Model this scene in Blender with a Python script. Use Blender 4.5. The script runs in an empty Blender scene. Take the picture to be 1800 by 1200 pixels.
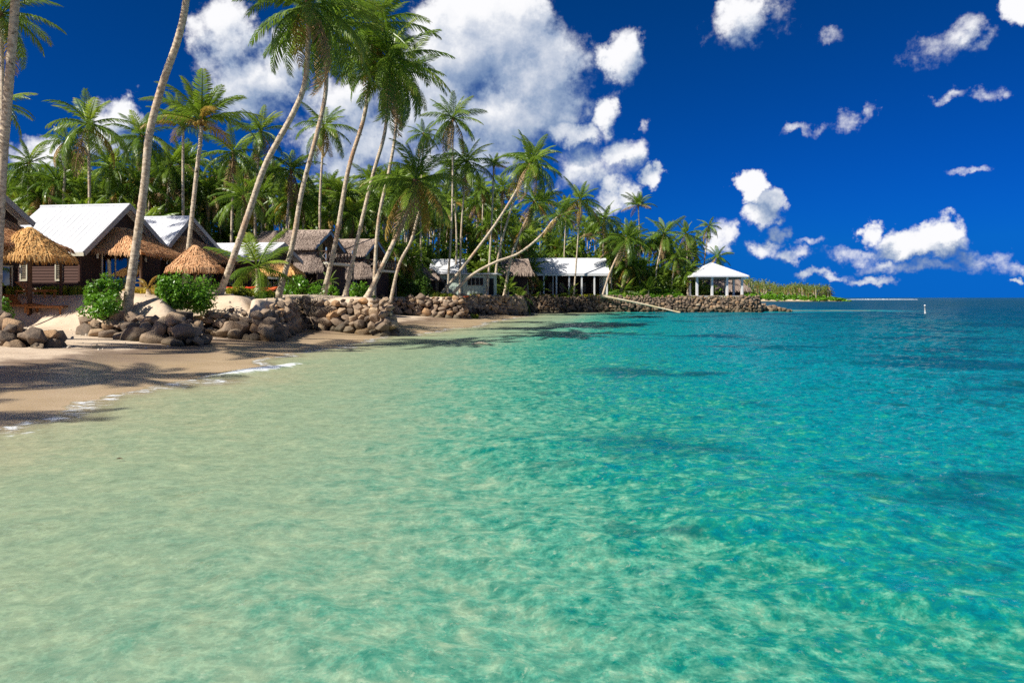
import bpy, bmesh, math, random
import numpy as np
from mathutils import Vector, Matrix, Euler
R = math.radians
random.seed(7); np.random.seed(7)
scene = bpy.context.scene
col = scene.collection

# ------------------------------------------------------------------ camera
F = 1300.0           # focal length in photograph pixels (1800 wide)
HC = 2.4             # camera height above the water
HY = 523.0           # image row of the horizon
cam_d = bpy.data.cameras.new('camera'); cam = bpy.data.objects.new('camera', cam_d); col.objects.link(cam)
cam_d.sensor_width = 36; cam_d.lens = F / 1800 * 36
cam_d.shift_y = -(600 - HY) / 1800
cam_d.clip_start = 0.1; cam_d.clip_end = 30000
cam.location = (0, 0, HC); cam.rotation_euler = (R(90), 0, 0)
scene.camera = cam
def P(px, py, d):
    return Vector(((px - 900) / F * d, d, HC - (py - HY) / F * d))

# ------------------------------------------------------------------ node helpers
def N(t, typ, ins=None, **props):
    n = t.nodes.new(typ)
    for k, v in props.items(): setattr(n, k, v)
    for k, v in (ins or {}).items():
        s = n.inputs[k]
        if isinstance(v, bpy.types.NodeSocket): t.links.new(v, s)
        else: s.default_value = v
    return n
def M(t, op, a, b=None, c=None, clamp=False):
    ins = {0: a}
    if b is not None: ins[1] = b
    if c is not None: ins[2] = c
    return N(t, 'ShaderNodeMath', ins, operation=op, use_clamp=clamp).outputs[0]
def VM(t, op, a, b=None):
    ins = {0: a}
    if b is not None: ins[1] = b
    n = N(t, 'ShaderNodeVectorMath', ins, operation=op)
    return n.outputs['Value'] if op in ('LENGTH', 'DOT_PRODUCT') else n.outputs[0]
def MR(t, v, a, b, c=0.0, d=1.0, smooth=True):
    return N(t, 'ShaderNodeMapRange', {'Value': v, 'From Min': a, 'From Max': b, 'To Min': c, 'To Max': d},
             interpolation_type='SMOOTHSTEP' if smooth else 'LINEAR').outputs[0]
def MIX(t, f, a, b, mode='MIX'):
    n = N(t, 'ShaderNodeMix', None, data_type='RGBA', blend_type=mode)
    for k, v in ((0, f), (6, a), (7, b)):
        s = n.inputs[k]
        if isinstance(v, bpy.types.NodeSocket): t.links.new(v, s)
        else: s.default_value = v if k == 0 else (*v[:3], 1)
    return n.outputs[2]
def RAMP(t, f, stops, interp='LINEAR'):
    n = N(t, 'ShaderNodeValToRGB', {0: f}); cr = n.color_ramp; cr.interpolation = interp
    while len(cr.elements) < len(stops): cr.elements.new(0.5)
    for e, (p, c) in zip(cr.elements, stops):
        e.position = p; e.color = (*c[:3], 1)
    return n.outputs[0]
def NOISE(t, vec, scale, detail=4, rough=0.55, dist=0.0):
    return N(t, 'ShaderNodeTexNoise', {'Vector': vec, 'Scale': scale, 'Detail': detail, 'Roughness': rough, 'Distortion': dist}).outputs[0]

# ------------------------------------------------------------------ sun and sky
SUN = Vector((-0.58, -0.40, 0.71)).normalized()      # direction towards the sun
sun_d = bpy.data.lights.new('sun', 'SUN'); sun = bpy.data.objects.new('sun', sun_d); col.objects.link(sun)
sun_d.energy = 5.0; sun_d.angle = R(0.53); sun_d.color = (1.0, 0.945, 0.86)
sun.rotation_euler = (-SUN).to_track_quat('-Z', 'Y').to_euler(); sun.location = (-60, -30, 80)
SUN_EL = math.asin(SUN.z); SUN_ROT = math.atan2(SUN.x, SUN.y)

def pxdir(px, py):
    return Vector(((px - 900) / F, 1.0, (HY - py) / F)).normalized()
def build_world():
    w = bpy.data.worlds.new('World'); scene.world = w; w.use_nodes = True
    t = w.node_tree; t.nodes.clear()
    # clouds over the bay, as directions: photograph px, py, half width, half height, strength
    blobs = [(400, 72, 55, 55, .62), (352, 55, 32, 34, .45), (440, 140, 85, 48, .7), (505, 105, 45, 48, .5), (450, 188, 75, 22, .42),
             (212, 198, 42, 30, .6), (55, 275, 46, 26, .55), (190, 245, 45, 40, .45),
             (600, 180, 65, 50, .55), (560, 235, 60, 35, .45), (660, 265, 130, 75, .42), (640, 350, 140, 45, .35),
             (845, 75, 120, 85, 1.0), (772, 40, 50, 50, .7), (905, 35, 55, 45, .6), (940, 120, 90, 72, .8), (870, 200, 125, 60, .6), (770, 180, 100, 75, .55),
             (800, 285, 150, 60, .42), (965, 185, 62, 40, .5),
             (1090, 103, 36, 38, .55), (1010, 237, 45, 20, .55), (1066, 208, 24, 34, .55), (1095, 265, 36, 24, .5),
             (1040, 295, 85, 42, .25), (1142, 307, 22, 15, .6), (1098, 335, 28, 28, .6), (1075, 360, 26, 18, .4),
             (1298, 38, 48, 38, .62), (1270, 60, 55, 38, .14), (1372, 35, 40, 36, .14), (1135, 222, 16, 22, .14),
             (1705, 50, 42, 36, .22), (1650, 85, 80, 40, .05), (1797, 15, 28, 26, .6), (1668, 166, 36, 13, .16), (1732, 160, 36, 17, .22),
             (1490, 215, 34, 20, .12), (1525, 195, 22, 24, .16), (1440, 226, 75, 11, .06), (1690, 303, 55, 9, .0), (1475, 65, 50, 22, .02),
             (1321, 333, 28, 24, .8), (1350, 355, 24, 17, .65), (1332, 378, 30, 20, .6), (1272, 412, 20, 24, .36),
             (1345, 435, 26, 16, .36), (1360, 412, 20, 15, .22), (1392, 450, 42, 14, .32), (1425, 425, 34, 12, .2), (1535, 406, 21, 17, .6),
             (1580, 426, 36, 22, .75), (1640, 415, 48, 28, .85), (1610, 440, 66, 16, .6), (1505, 448, 66, 18, .28), (1600, 468, 125, 14, .28), (1730, 455, 60, 22, .24),
             (1690, 430, 28, 16, .22), (1780, 470, 50, 16, .2),
             (1440, 484, 42, 9, .45), (1520, 490, 52, 8, .4), (1779, 494, 8, 6, .3)]
    tc = N(t, 'ShaderNodeTexCoord')
    D0 = VM(t, 'NORMALIZE', tc.outputs['Generated'])
    OFF = Vector((-.55, .1, .83)) * .030
    D1 = VM(t, 'ADD', D0, tuple(OFF))
    def noise(D):
        n1 = NOISE(t, D, 20, 7, .64); n2 = NOISE(t, VM(t, 'ADD', D, (3.1, 1.7, .3)), 5.5, 2, .5)
        d = M(t, 'MULTIPLY', M(t, 'SUBTRACT', n1, .5), 1.75)
        return M(t, 'MULTIPLY_ADD', M(t, 'SUBTRACT', n2, .5), .6, d), n2
    nz0, lo0 = noise(D0); nz1, lo1 = noise(D1)
    sky = N(t, 'ShaderNodeTexSky', {0: VM(t, 'MAXIMUM', D0, (-1, -1, .07))}, sky_type='NISHITA', sun_disc=False, sun_elevation=SUN_EL, sun_rotation=SUN_ROT,
            altitude=0, air_density=1.0, dust_density=0.15, ozone_density=3.0)
    # deep polarised blue as the photograph shows it
    bw = N(t, 'ShaderNodeSeparateColor', {0: sky.outputs[0]})
    SK = 0.1
    r = M(t, 'MULTIPLY', M(t, 'POWER', M(t, 'MULTIPLY', bw.outputs[0], SK), 1.3), .005)
    gg = M(t, 'MULTIPLY', M(t, 'POWER', M(t, 'MULTIPLY', bw.outputs[1], SK), 0.88), .161)
    bb = M(t, 'MULTIPLY', M(t, 'POWER', M(t, 'MULTIPLY', bw.outputs[2], SK), 1.36), .735)
    skc = N(t, 'ShaderNodeCombineColor', {0: r, 1: gg, 2: bb}).outputs[0]
    xyz = N(t, 'ShaderNodeSeparateXYZ', {0: D0})
    upm = MR(t, xyz.outputs[2], 0, .006)
    wv = N(t, 'ShaderNodeTexNoise', {'Vector': D0, 'Scale': 26, 'Detail': 5, 'Roughness': .62}).outputs[1]
    wv = VM(t, 'MULTIPLY', VM(t, 'SUBTRACT', wv, (.5, .5, .5)), (.070, .03, .055))
    DW0 = VM(t, 'ADD', D0, wv); DW1 = VM(t, 'ADD', D1, wv)
    def blob_group(lst):
        g = bpy.data.node_groups.new('cloud_field', 'ShaderNodeTree')
        g.interface.new_socket('Dir', in_out='INPUT', socket_type='NodeSocketVector')
        g.interface.new_socket('Density', in_out='OUTPUT', socket_type='NodeSocketFloat')
        gi = N(g, 'NodeGroupInput'); go = N(g, 'NodeGroupOutput')
        g.links.new(blob_field(g, gi.outputs[0], lst), go.inputs[0]); return g
    def use(g, D):
        n = t.nodes.new('ShaderNodeGroup'); n.node_tree = g; t.links.new(D, n.inputs[0]); return n.outputs[0]
    def blob_field(t, D, lst):
        acc = None
        for (v, rx, ry, s) in lst:
            az = math.atan2(v.x, v.y)
            rt = Vector((math.cos(az), -math.sin(az), 0)); up = rt.cross(v).normalized()
            rt = rt / rx; up = up / ry
            uu = M(t, 'ADD', VM(t, 'DOT_PRODUCT', D, tuple(rt)), -v.dot(rt))
            vv = M(t, 'ADD', VM(t, 'DOT_PRODUCT', D, tuple(up)), -v.dot(up))
            l2 = M(t, 'MULTIPLY_ADD', uu, uu, M(t, 'MULTIPLY', vv, vv))
            b = M(t, 'MULTIPLY_ADD', l2, -max(s, .5), s)
            acc = b if acc is None else N(t, 'ShaderNodeMath', {0: acc, 1: b, 2: 0.10}, operation='SMOOTH_MAX').outputs[0]
        return M(t, 'MAXIMUM', acc, -.6)
    def shade(a0, a1):
        d0 = M(t, 'ADD', a0, nz0); d1 = M(t, 'ADD', a1, nz1)
        alpha = M(t, 'MULTIPLY', M(t, 'POWER', MR(t, d0, -.16, .46), 1.15), upm)
        lit = M(t, 'MULTIPLY_ADD', M(t, 'SUBTRACT', a0, a1), .95, .50)
        lit = M(t, 'MULTIPLY_ADD', M(t, 'SUBTRACT', nz0, nz1), .55, lit)
        lit = M(t, 'MINIMUM', M(t, 'MAXIMUM', lit, 0), 1)
        ccol = RAMP(t, lit, [(0, (.13, .22, .42)), (.3, (.30, .39, .56)), (.6, (.60, .65, .75)), (.85, (.90, .91, .94)), (1, (.95, .95, .97))])
        c = MIX(t, alpha, skc, ccol)
        c = N(t, 'ShaderNodeVectorMath', {0: c, 'Scale': .73 / SK}, operation='SCALE').outputs[0]
        return N(t, 'ShaderNodeBackground', {0: c, 1: SK}).outputs[0]
    edges = [-130, 260, 540, 740, 900, 1060, 1230, 1400, 1550, 1690, 1900]
    q = M(t, 'DIVIDE', xyz.outputs[0], M(t, 'MAXIMUM', xyz.outputs[1], .02))
    sectors = []
    for a_, b_ in zip(edges[:-1], edges[1:]):
        lst = []
        for (px, py, rx, ry, s) in blobs:
            if px + rx * 1.9 > a_ and px - rx * 1.9 < b_:
                v = pxdir(px, py); k = v.y
                lst.append((v, rx / F * k * k * 1.22, ry / F * k * 1.22, s))
        sectors.append((a_, b_, lst))
    # everywhere else the same scattered cumulus, from noise alone
    cover = lambda lo: MR(t, lo, .42, .68, -.75, .5, False)
    sh_out = shade(cover(lo0), cover(lo1))
    def tree(lo, hi):
        if hi - lo == 1:
            g = blob_group(sectors[lo][2])
            return shade(use(g, DW0), use(g, DW1))
        mid = (lo + hi) // 2
        f = M(t, 'GREATER_THAN', q, (sectors[mid][0] - 900) / F)
        return N(t, 'ShaderNodeMixShader', {0: f, 1: tree(lo, mid), 2: tree(mid, hi)}).outputs[0]
    inside = M(t, 'MULTIPLY', M(t, 'GREATER_THAN', q, (edges[0] - 900) / F), M(t, 'LESS_THAN', q, (edges[-1] - 900) / F))
    inside = M(t, 'MULTIPLY', inside, M(t, 'GREATER_THAN', xyz.outputs[1], .3))
    inside = M(t, 'MULTIPLY', inside, M(t, 'GREATER_THAN', xyz.outputs[2], -.001))
    top = N(t, 'ShaderNodeMixShader', {0: inside, 1: sh_out, 2: tree(0, len(sectors))}).outputs[0]
    N(t, 'ShaderNodeOutputWorld', {0: top})
    w.cycles.sampling_method = 'MANUAL'; w.cycles.sample_map_resolution = 256
build_world()
vs = scene.view_settings
vs.view_transform = 'Standard'; vs.look = 'None'; vs.exposure = 0.5; vs.gamma = 1.0; vs.use_curve_mapping = False
scene.cycles.max_bounces = 6; scene.cycles.transparent_max_bounces = 12
scene.cycles.diffuse_bounces = 3; scene.cycles.glossy_bounces = 3; scene.cycles.use_denoising = False; scene.cycles.sample_clamp_indirect = 4.0

# ------------------------------------------------------------------ materials
MATS = {}
def newmat(name):
    m = bpy.data.materials.new(name); m.use_nodes = True; t = m.node_tree; t.nodes.clear()
    MATS[name] = m
    return m, t
def finish(t, sh, disp=None):
    N(t, 'ShaderNodeOutputMaterial', {0: sh})
def BUMP(t, h, strength=.4, dist=.05):
    return N(t, 'ShaderNodeBump', {'Strength': strength, 'Distance': dist, 'Height': h}).outputs[0]
def simple(name, c, rough=.7, var=.2, scale=4.0, spec=.25, objvar=0.0, isl=0.0, bump=0.0, bscale=20, metallic=0.0, stretch=(1, 1, 1)):
    m, t = newmat(name)
    tc = N(t, 'ShaderNodeTexCoord').outputs['Object']
    mp = VM(t, 'MULTIPLY', tc, stretch)
    n = NOISE(t, mp, scale, 5, .6)
    v = MR(t, n, .3, .7, 1 - var, 1 + var, False)
    if objvar:
        oi = N(t, 'ShaderNodeObjectInfo').outputs['Random']
        v = M(t, 'MULTIPLY', v, MR(t, oi, 0, 1, 1 - objvar, 1 + objvar, False))
    if isl:
        gi = N(t, 'ShaderNodeNewGeometry').outputs['Random Per Island']
        v = M(t, 'MULTIPLY', v, MR(t, gi, 0, 1, 1 - isl, 1 + isl, False))
    cc = N(t, 'ShaderNodeVectorMath', {0: c[:3], 'Scale': v}, operation='SCALE').outputs[0]
    ins = {'Base Color': cc, 'Roughness': rough, 'Metallic': metallic, 'Specular IOR Level': spec}
    if bump:
        ins['Normal'] = BUMP(t, NOISE(t, mp, bscale, 4, .6), .6, bump)
    finish(t, N(t, 'ShaderNodeBsdfPrincipled', ins).outputs[0])
    return m
def leaf(name, c, c2, rough=.4, trans=.3, attr=None, tip=None, spec=.4):
    m, t = newmat(name)
    gi = N(t, 'ShaderNodeNewGeometry').outputs['Random Per Island']
    oi = N(t, 'ShaderNodeObjectInfo').outputs['Random']
    f = M(t, 'MULTIPLY_ADD', oi, .55, M(t, 'MULTIPLY', gi, .5), clamp=True)
    cc = MIX(t, f, c, c2)
    if attr:
        a = N(t, 'ShaderNodeAttribute', None, attribute_name=attr).outputs['Fac']
        nn = M(t, 'ADD', a, M(t, 'MULTIPLY', M(t, 'SUBTRACT', gi, .5), .5))
        cc = MIX(t, M(t, 'MULTIPLY', MR(t, nn, .55, 1.25), MR(t, oi, .3, 1.0)), cc, tip)
    p = N(t, 'ShaderNodeBsdfPrincipled', {'Base Color': cc, 'Roughness': rough, 'Specular IOR Level': spec}).outputs[0]
    tr = N(t, 'ShaderNodeBsdfTranslucent', {0: MIX(t, .5, cc, (c2[0] * 1.5, c2[1] * 1.6, c2[2]))}).outputs[0]
    finish(t, N(t, 'ShaderNodeMixShader', {0: trans, 1: p, 2: tr}).outputs[0])
    return m

leaf('frond_green', (.04, .10, .010), (.22, .33, .032), .36, .33, 'along', (.34, .26, .07))
leaf('frond_young', (.17, .28, .02), (.34, .42, .045), .4, .35, 'along', (.34, .28, .06))
leaf('frond_yellow', (.30, .22, .03), (.42, .25, .05), .5, .3, 'along', (.36, .22, .09))
leaf('frond_dead', (.26, .16, .07), (.36, .24, .12), .8, .15, 'along', (.3, .2, .1))
leaf('shrub_leaf', (.06, .17, .010), (.16, .34, .02), .35, .28)
leaf('dark_leaf', (.028, .075, .010), (.09, .17, .02), .4, .25)
leaf('forest_leaf', (.04, .10, .010), (.23, .33, .035), .45, .32)
leaf('border_leaf', (.12, .22, .02), (.36, .36, .03), .45, .3)
leaf('yellow_leaf', (.42, .34, .02), (.55, .42, .04), .45, .3)
leaf('far_leaf', (.09, .15, .025), (.26, .32, .06), .5, .3)
simple('stem', (.12, .085, .05), .85, .3)
simple('coconut', (.34, .22, .04), .5, .2, objvar=.4)
simple('nut_stalk', (.40, .24, .05), .7, .2)
simple('fibre', (.17, .10, .045), .9, .4, 9)
def trunk_mat(name, lo, hi, red):
    m, t = newmat(name)
    tc = N(t, 'ShaderNodeTexCoord').outputs['Object']
    oi = N(t, 'ShaderNodeObjectInfo').outputs['Random']
    big = NOISE(t, tc, .55, 3, .6)
    fine = NOISE(t, VM(t, 'MULTIPLY', tc, (5, 5, 9)), 1.0, 5, .65)
    c = MIX(t, MR(t, fine, .3, .68), lo, hi)
    c = MIX(t, M(t, 'MULTIPLY', MR(t, big, .48, .66), M(t, 'MULTIPLY', oi, .75)), c, red)
    spots = NOISE(t, VM(t, 'ADD', tc, (4, 2, 1)), 2.6, 4, .6)
    c = MIX(t, MR(t, spots, .60, .70), c, (.07, .06, .045))
    c = MIX(t, M(t, 'MULTIPLY', MR(t, NOISE(t, tc, 1.7, 4, .7), .58, .66), .6), c, (.50, .47, .38))
    bmp = BUMP(t, fine, .5, .03)
    finish(t, N(t, 'ShaderNodeBsdfPrincipled', {'Base Color': c, 'Roughness': .85, 'Specular IOR Level': .15, 'Normal': bmp}).outputs[0])
trunk_mat('trunk', (.30, .235, .165), (.70, .59, .43), (.42, .20, .09))
trunk_mat('driftwood', (.40, .33, .23), (.62, .53, .38), (.5, .4, .2))

def stone_mat(name, k):
    m, t = newmat(name)
    tc = N(t, 'ShaderNodeTexCoord').outputs['Object']
    geo = N(t, 'ShaderNodeNewGeometry')
    rnd = N(t, 'ShaderNodeObjectInfo').outputs['Random']
    isl = geo.outputs['Random Per Island']
    q = M(t, 'FRACT', M(t, 'ADD', rnd, isl))
    base = RAMP(t, q, [(0, (.075, .06, .05)), (.2, (.20, .15, .11)), (.55, (.36, .265, .185)), (.8, (.46, .325, .20)), (.91, (.52, .29, .13)), (1, (.66, .54, .37))])
    base = MIX(t, 1.0, base, (k, k, k), 'MULTIPLY')
    n1 = NOISE(t, tc, 2.2, 6, .68); n2 = NOISE(t, tc, 9, 5, .7)
    c = MIX(t, MR(t, n1, .35, .7), base, MIX(t, .55, base, (.30, .21, .13)))
    c = MIX(t, M(t, 'MULTIPLY', MR(t, n2, .58, .7), .5), c, (.40, .34, .26))
    c = MIX(t, M(t, 'MULTIPLY', MR(t, n2, .44, .32), .7), c, (.03, .027, .025))
    z = N(t, 'ShaderNodeSeparateXYZ', {0: geo.outputs['Position']}).outputs[2]
    tide = M(t, 'MULTIPLY', MR(t, M(t, 'ADD', z, M(t, 'MULTIPLY', M(t, 'SUBTRACT', n1, .5), .5)), 1.05, .25), .72)
    c = MIX(t, tide, c, (.045, .043, .020))
    b = BUMP(t, M(t, 'ADD', n1, M(t, 'MULTIPLY', n2, .55)), .8, .07)
    finish(t, N(t, 'ShaderNodeBsdfPrincipled', {'Base Color': c, 'Roughness': M(t, 'MULTIPLY_ADD', tide, -.35, .85), 'Specular IOR Level': .3, 'Normal': b}).outputs[0])
stone_mat('stone', 1.0); stone_mat('basalt', .55)
simple('rubble', (.045, .037, .03), .95, .5, 3, bump=.1, bscale=6)
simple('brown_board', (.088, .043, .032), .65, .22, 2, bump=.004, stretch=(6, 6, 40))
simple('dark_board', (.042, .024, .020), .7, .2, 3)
simple('white_roof', (.64, .645, .66), .45, .07, 1.2, stretch=(2.5, .35, .35))
simple('grey_barge', (.30, .30, .31), .5, .08)
simple('cream_paint', (.62, .58, .45), .5, .06)
simple('white_paint', (.72, .72, .70), .5, .06)
simple('pale_green_wall', (.46, .55, .47), .7, .08, 1.5)
simple('blue_paint', (.16, .26, .40), .5, .1)
simple('yellow_curtain', (.5, .42, .16), .8, .1)
simple('blue_curtain', (.055, .17, .28), .8, .25, 3, stretch=(8, 8, .3))
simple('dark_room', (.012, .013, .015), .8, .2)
simple('timber', (.10, .055, .032), .7, .3, 6, stretch=(4, 4, .6))
simple('lounger_wood', (.30, .12, .035), .55, .25, 5)
simple('grey_timber', (.24, .20, .165), .8, .25, 5)
simple('orange_paint', (.62, .11, .025), .45, .1)
simple('red_paint', (.55, .05, .02), .4, .1)
simple('blue_plastic', (.02, .04, .25), .4, .1)
simple('metal_post', (.55, .56, .57), .4, .1)
simple('concrete', (.46, .44, .40), .85, .12, 2)
simple('foam', (.85, .88, .90), .8, .06, 3)
def thatch(name, c1, c2, dark):
    m, t = newmat(name)
    tc = N(t, 'ShaderNodeTexCoord').outputs['Object']
    isl = N(t, 'ShaderNodeNewGeometry').outputs['Random Per Island']
    n = NOISE(t, tc, 2.2, 4, .6)
    c = MIX(t, isl, c1, c2)
    c = MIX(t, MR(t, n, .55, .75), c, dark)
    finish(t, N(t, 'ShaderNodeBsdfPrincipled', {'Base Color': c, 'Roughness': .9, 'Specular IOR Level': .1}).outputs[0])
thatch('straw', (.50, .245, .075), (.84, .52, .21), (.38, .17, .055))
thatch('straw_pink', (.50, .245, .11), (.82, .49, .26), (.38, .175, .075))
thatch('grey_thatch', (.15, .11, .09), (.38, .30, .245), (.11, .08, .065))
def glass_mat():
    m, t = newmat('glass')
    tr = N(t, 'ShaderNodeBsdfTransparent', {0: (.80, .90, .95, 1)}).outputs[0]
    gl = N(t, 'ShaderNodeBsdfGlossy', {0: (1, 1, 1, 1), 'Roughness': .02}).outputs[0]
    fr = N(t, 'ShaderNodeFresnel', {'IOR': 1.6}).outputs[0]
    finish(t, N(t, 'ShaderNodeMixShader', {0: M(t, 'MULTIPLY_ADD', fr, 1.2, .06, clamp=True), 1: tr, 2: gl}).outputs[0])
glass_mat()

# ------------------------------------------------------------------ tags and mesh builder
def tag(o, label=None, cat=None, group=None, kind=None):
    if label: o['label'] = label
    if cat: o['category'] = cat
    if group: o['group'] = group
    if kind: o['kind'] = kind
    return o
def empty(name, loc, rz=0.0):
    o = bpy.data.objects.new(name, None); col.objects.link(o); o.location = loc; o.rotation_euler = (0, 0, rz)
    o.empty_display_size = .3
    return o
def link(name, me, parent=None, loc=(0, 0, 0), rot=(0, 0, 0), scale=(1, 1, 1)):
    o = bpy.data.objects.new(name, me); col.objects.link(o)
    o.location = loc; o.rotation_euler = rot; o.scale = scale
    if parent: o.parent = parent
    return o
class MB:
    def __init__(s): s.v = []; s.f = []
    def poly(s, pts):
        i = len(s.v); s.v += [tuple(p) for p in pts]; s.f.append(tuple(range(i, i + len(pts)))); return s
    def box(s, c, d, rz=0.0, mat=None):
        m = mat or (Matrix.Translation(c) @ Matrix.Rotation(rz, 4, 'Z'))
        h = [x / 2 for x in d]; i = len(s.v)
        for sx in (-1, 1):
            for sy in (-1, 1):
                for sz in (-1, 1): s.v.append(tuple(m @ Vector((sx * h[0], sy * h[1], sz * h[2]))))
        for f in ((0, 1, 3, 2), (4, 6, 7, 5), (0, 4, 5, 1), (2, 3, 7, 6), (0, 2, 6, 4), (1, 5, 7, 3)): s.f.append(tuple(i + k for k in f))
        return s
    def beam(s, a, b, w, h):
        a = Vector(a); b = Vector(b); d = b - a
        q = d.to_track_quat('X', 'Z')
        m = Matrix.Translation((a + b) / 2) @ q.to_matrix().to_4x4()
        return s.box(None, (d.length, w, h), mat=m)
    def prism(s, prof, axis_a, axis_b):   # closed convex profile swept from a to b (offset vectors)
        n = len(prof); i = len(s.v)
        for o in (axis_a, axis_b):
            for p in prof: s.v.append((p[0] + o[0], p[1] + o[1], p[2] + o[2]))
        for k in range(n): s.f.append((i + k, i + (k + 1) % n, i + n + (k + 1) % n, i + n + k))
        s.f.append(tuple(i + k for k in reversed(range(n)))); s.f.append(tuple(i + n + k for k in range(n)))
        return s
    def tube(s, pts, rad, n=8, cap=True):
        pts = [Vector(p) for p in pts]; i0 = len(s.v)
        if not hasattr(rad, '__len__'): rad = [rad] * len(pts)
        up = Vector((0.3, 1, 0.1)).normalized()
        for k, p in enumerate(pts):
            d = (pts[min(k + 1, len(pts) - 1)] - pts[max(k - 1, 0)]).normalized()
            a = d.cross(up)
            if a.length < 1e-3: a = d.cross(Vector((1, 0, 0)))
            a.normalize(); b = d.cross(a)
            for j in range(n):
                th = 2 * math.pi * j / n
                s.v.append(tuple(p + (a * math.cos(th) + b * math.sin(th)) * rad[k]))
        for k in range(len(pts) - 1):
            for j in range(n):
                s.f.append((i0 + k * n + j, i0 + k * n + (j + 1) % n, i0 + (k + 1) * n + (j + 1) % n, i0 + (k + 1) * n + j))
        if cap:
            s.f.append(tuple(i0 + j for j in range(n))); s.f.append(tuple(i0 + (len(pts) - 1) * n + j for j in reversed(range(n))))
        return s
    def mesh(s, name, mat, smooth=False):
        me = bpy.data.meshes.new(name); me.from_pydata(s.v, [], s.f)
        if mat: me.materials.append(MATS[mat])
        if smooth: me.shade_smooth()
        me.update(); return me
    def build(s, name, mat, parent=None, smooth=False, **k):
        return link(name, s.mesh(name, mat, smooth), parent, **k)

# ------------------------------------------------------------------ terrain function
def vnoise(x, y, seed=0):
    xi = np.floor(x).astype(np.int64); yi = np.floor(y).astype(np.int64)
    fx = x - xi; fy = y - yi; fx = fx * fx * (3 - 2 * fx); fy = fy * fy * (3 - 2 * fy)
    def h(a, b):
        n = (a * 374761393 + b * 668265263 + seed * 974634777) & 0x7fffffff
        n = ((n ^ (n >> 13)) * 1274126177) & 0x7fffffff
        return ((n ^ (n >> 16)) & 0xffff) / 65535.0
    return (h(xi, yi) * (1 - fx) + h(xi + 1, yi) * fx) * (1 - fy) + (h(xi, yi + 1) * (1 - fx) + h(xi + 1, yi + 1) * fx) * fy
def fbm(x, y, oct=4, seed=0):
    s = 0; a = .5
    for k in range(oct):
        s = s + a * vnoise(x, y, seed + k); x = x * 2.03 + 11.3; y = y * 2.03 + 5.7; a *= .5
    return s
COAST = [(-200, 37.5), (-60, 37), (-24, 36.4), (-19.5, 34.8), (-14.6, 33.4), (-15.6, 38.2), (-16.6, 38.8), (-12.6, 37.9), (-12.9, 42), (-13.6, 47.6),
         (-8.1, 46.3), (-9.0, 52), (-12.5, 62), (-14, 75), (-4.9, 77), (-6.2, 84), (-5.5, 89), (1.6, 99), (.8, 112), (2.6, 120.8), (40, 122.3),
         (42, 126), (38, 137), (20, 165), (-60, 300), (-900, 420), (-900, 37.5)]
XS_Y = [-60, 0, 12, 30, 36, 45, 52, 60, 75, 95, 112, 125, 400]
XS_X = [-9.8, -9.4, -9.2, -9.5, -9.1, -7.6, -5.6, -3.6, -2.2, 1.6, 2.6, 4, 4]
def terrain(x, y):
    x = np.asarray(x, float); y = np.asarray(y, float)
    xs = np.interp(y, XS_Y, XS_X) + (fbm(y * .35, y * 0 + 3, 3, 5) - .5) * 1.1
    s = x - xs
    land = np.minimum(-.072 * s, .95)
    sm = lambda a, b, v: (lambda q: q * q * (3 - 2 * q))(np.clip((v - a) / (b - a), 0, 1))
    depth = .052 * s + .55 * sm(5, 13, s) + 1.0 * sm(9, 26, s) + 2.0 * sm(24, 70, s)
    near_wall = sm(17, 2, np.abs(y - 120)) * sm(50, 38, x)
    depth = depth * (1 - .72 * near_wall * sm(22, 4, s))
    bar = np.exp(-((y - 134 - (x - 44) * .10) / 13) ** 2) * sm(38, 44, x) * sm(84, 62, x)
    depth = depth * (1 - .93 * bar)
    z = np.where(s < 0, land, -np.maximum(depth, 0))
    z = z + (fbm(x * .8, y * .8, 3, 9) - .45) * np.where(s < -1, .10, .04)
    # terrace
    px, py = x.ravel(), y.ravel()
    best = np.full(px.shape, 1e9); inside = np.zeros(px.shape, bool)
    n = len(COAST)
    for i in range(n):
        ax, ay = COAST[i]; bx, by = COAST[(i + 1) % n]
        dx, dy = bx - ax, by - ay
        tt = np.clip(((px - ax) * dx + (py - ay) * dy) / (dx * dx + dy * dy), 0, 1)
        best = np.minimum(best, np.hypot(px - ax - tt * dx, py - ay - tt * dy))
        if by != ay:
            c = ((ay > py) != (by > py)) & (px < (bx - ax) * (py - ay) / (by - ay) + ax)
            inside ^= c
    sd = np.where(inside, best, -best).reshape(x.shape)
    bw = np.where((x < -13.8) & (y < 45), 2.6, .9)
    k = sm(0, 1, (sd + .15) / bw)
    top = 2.14 + .07 * np.clip(sd, 0, 12) + .015 * np.clip(sd, 12, 60) - .2 * sm(44, 36, y)*sm(3,0,sd) + (fbm(x * .5, y * .5, 3, 21) - .45) * .14
    return z * (1 - k) + top * k

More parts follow.
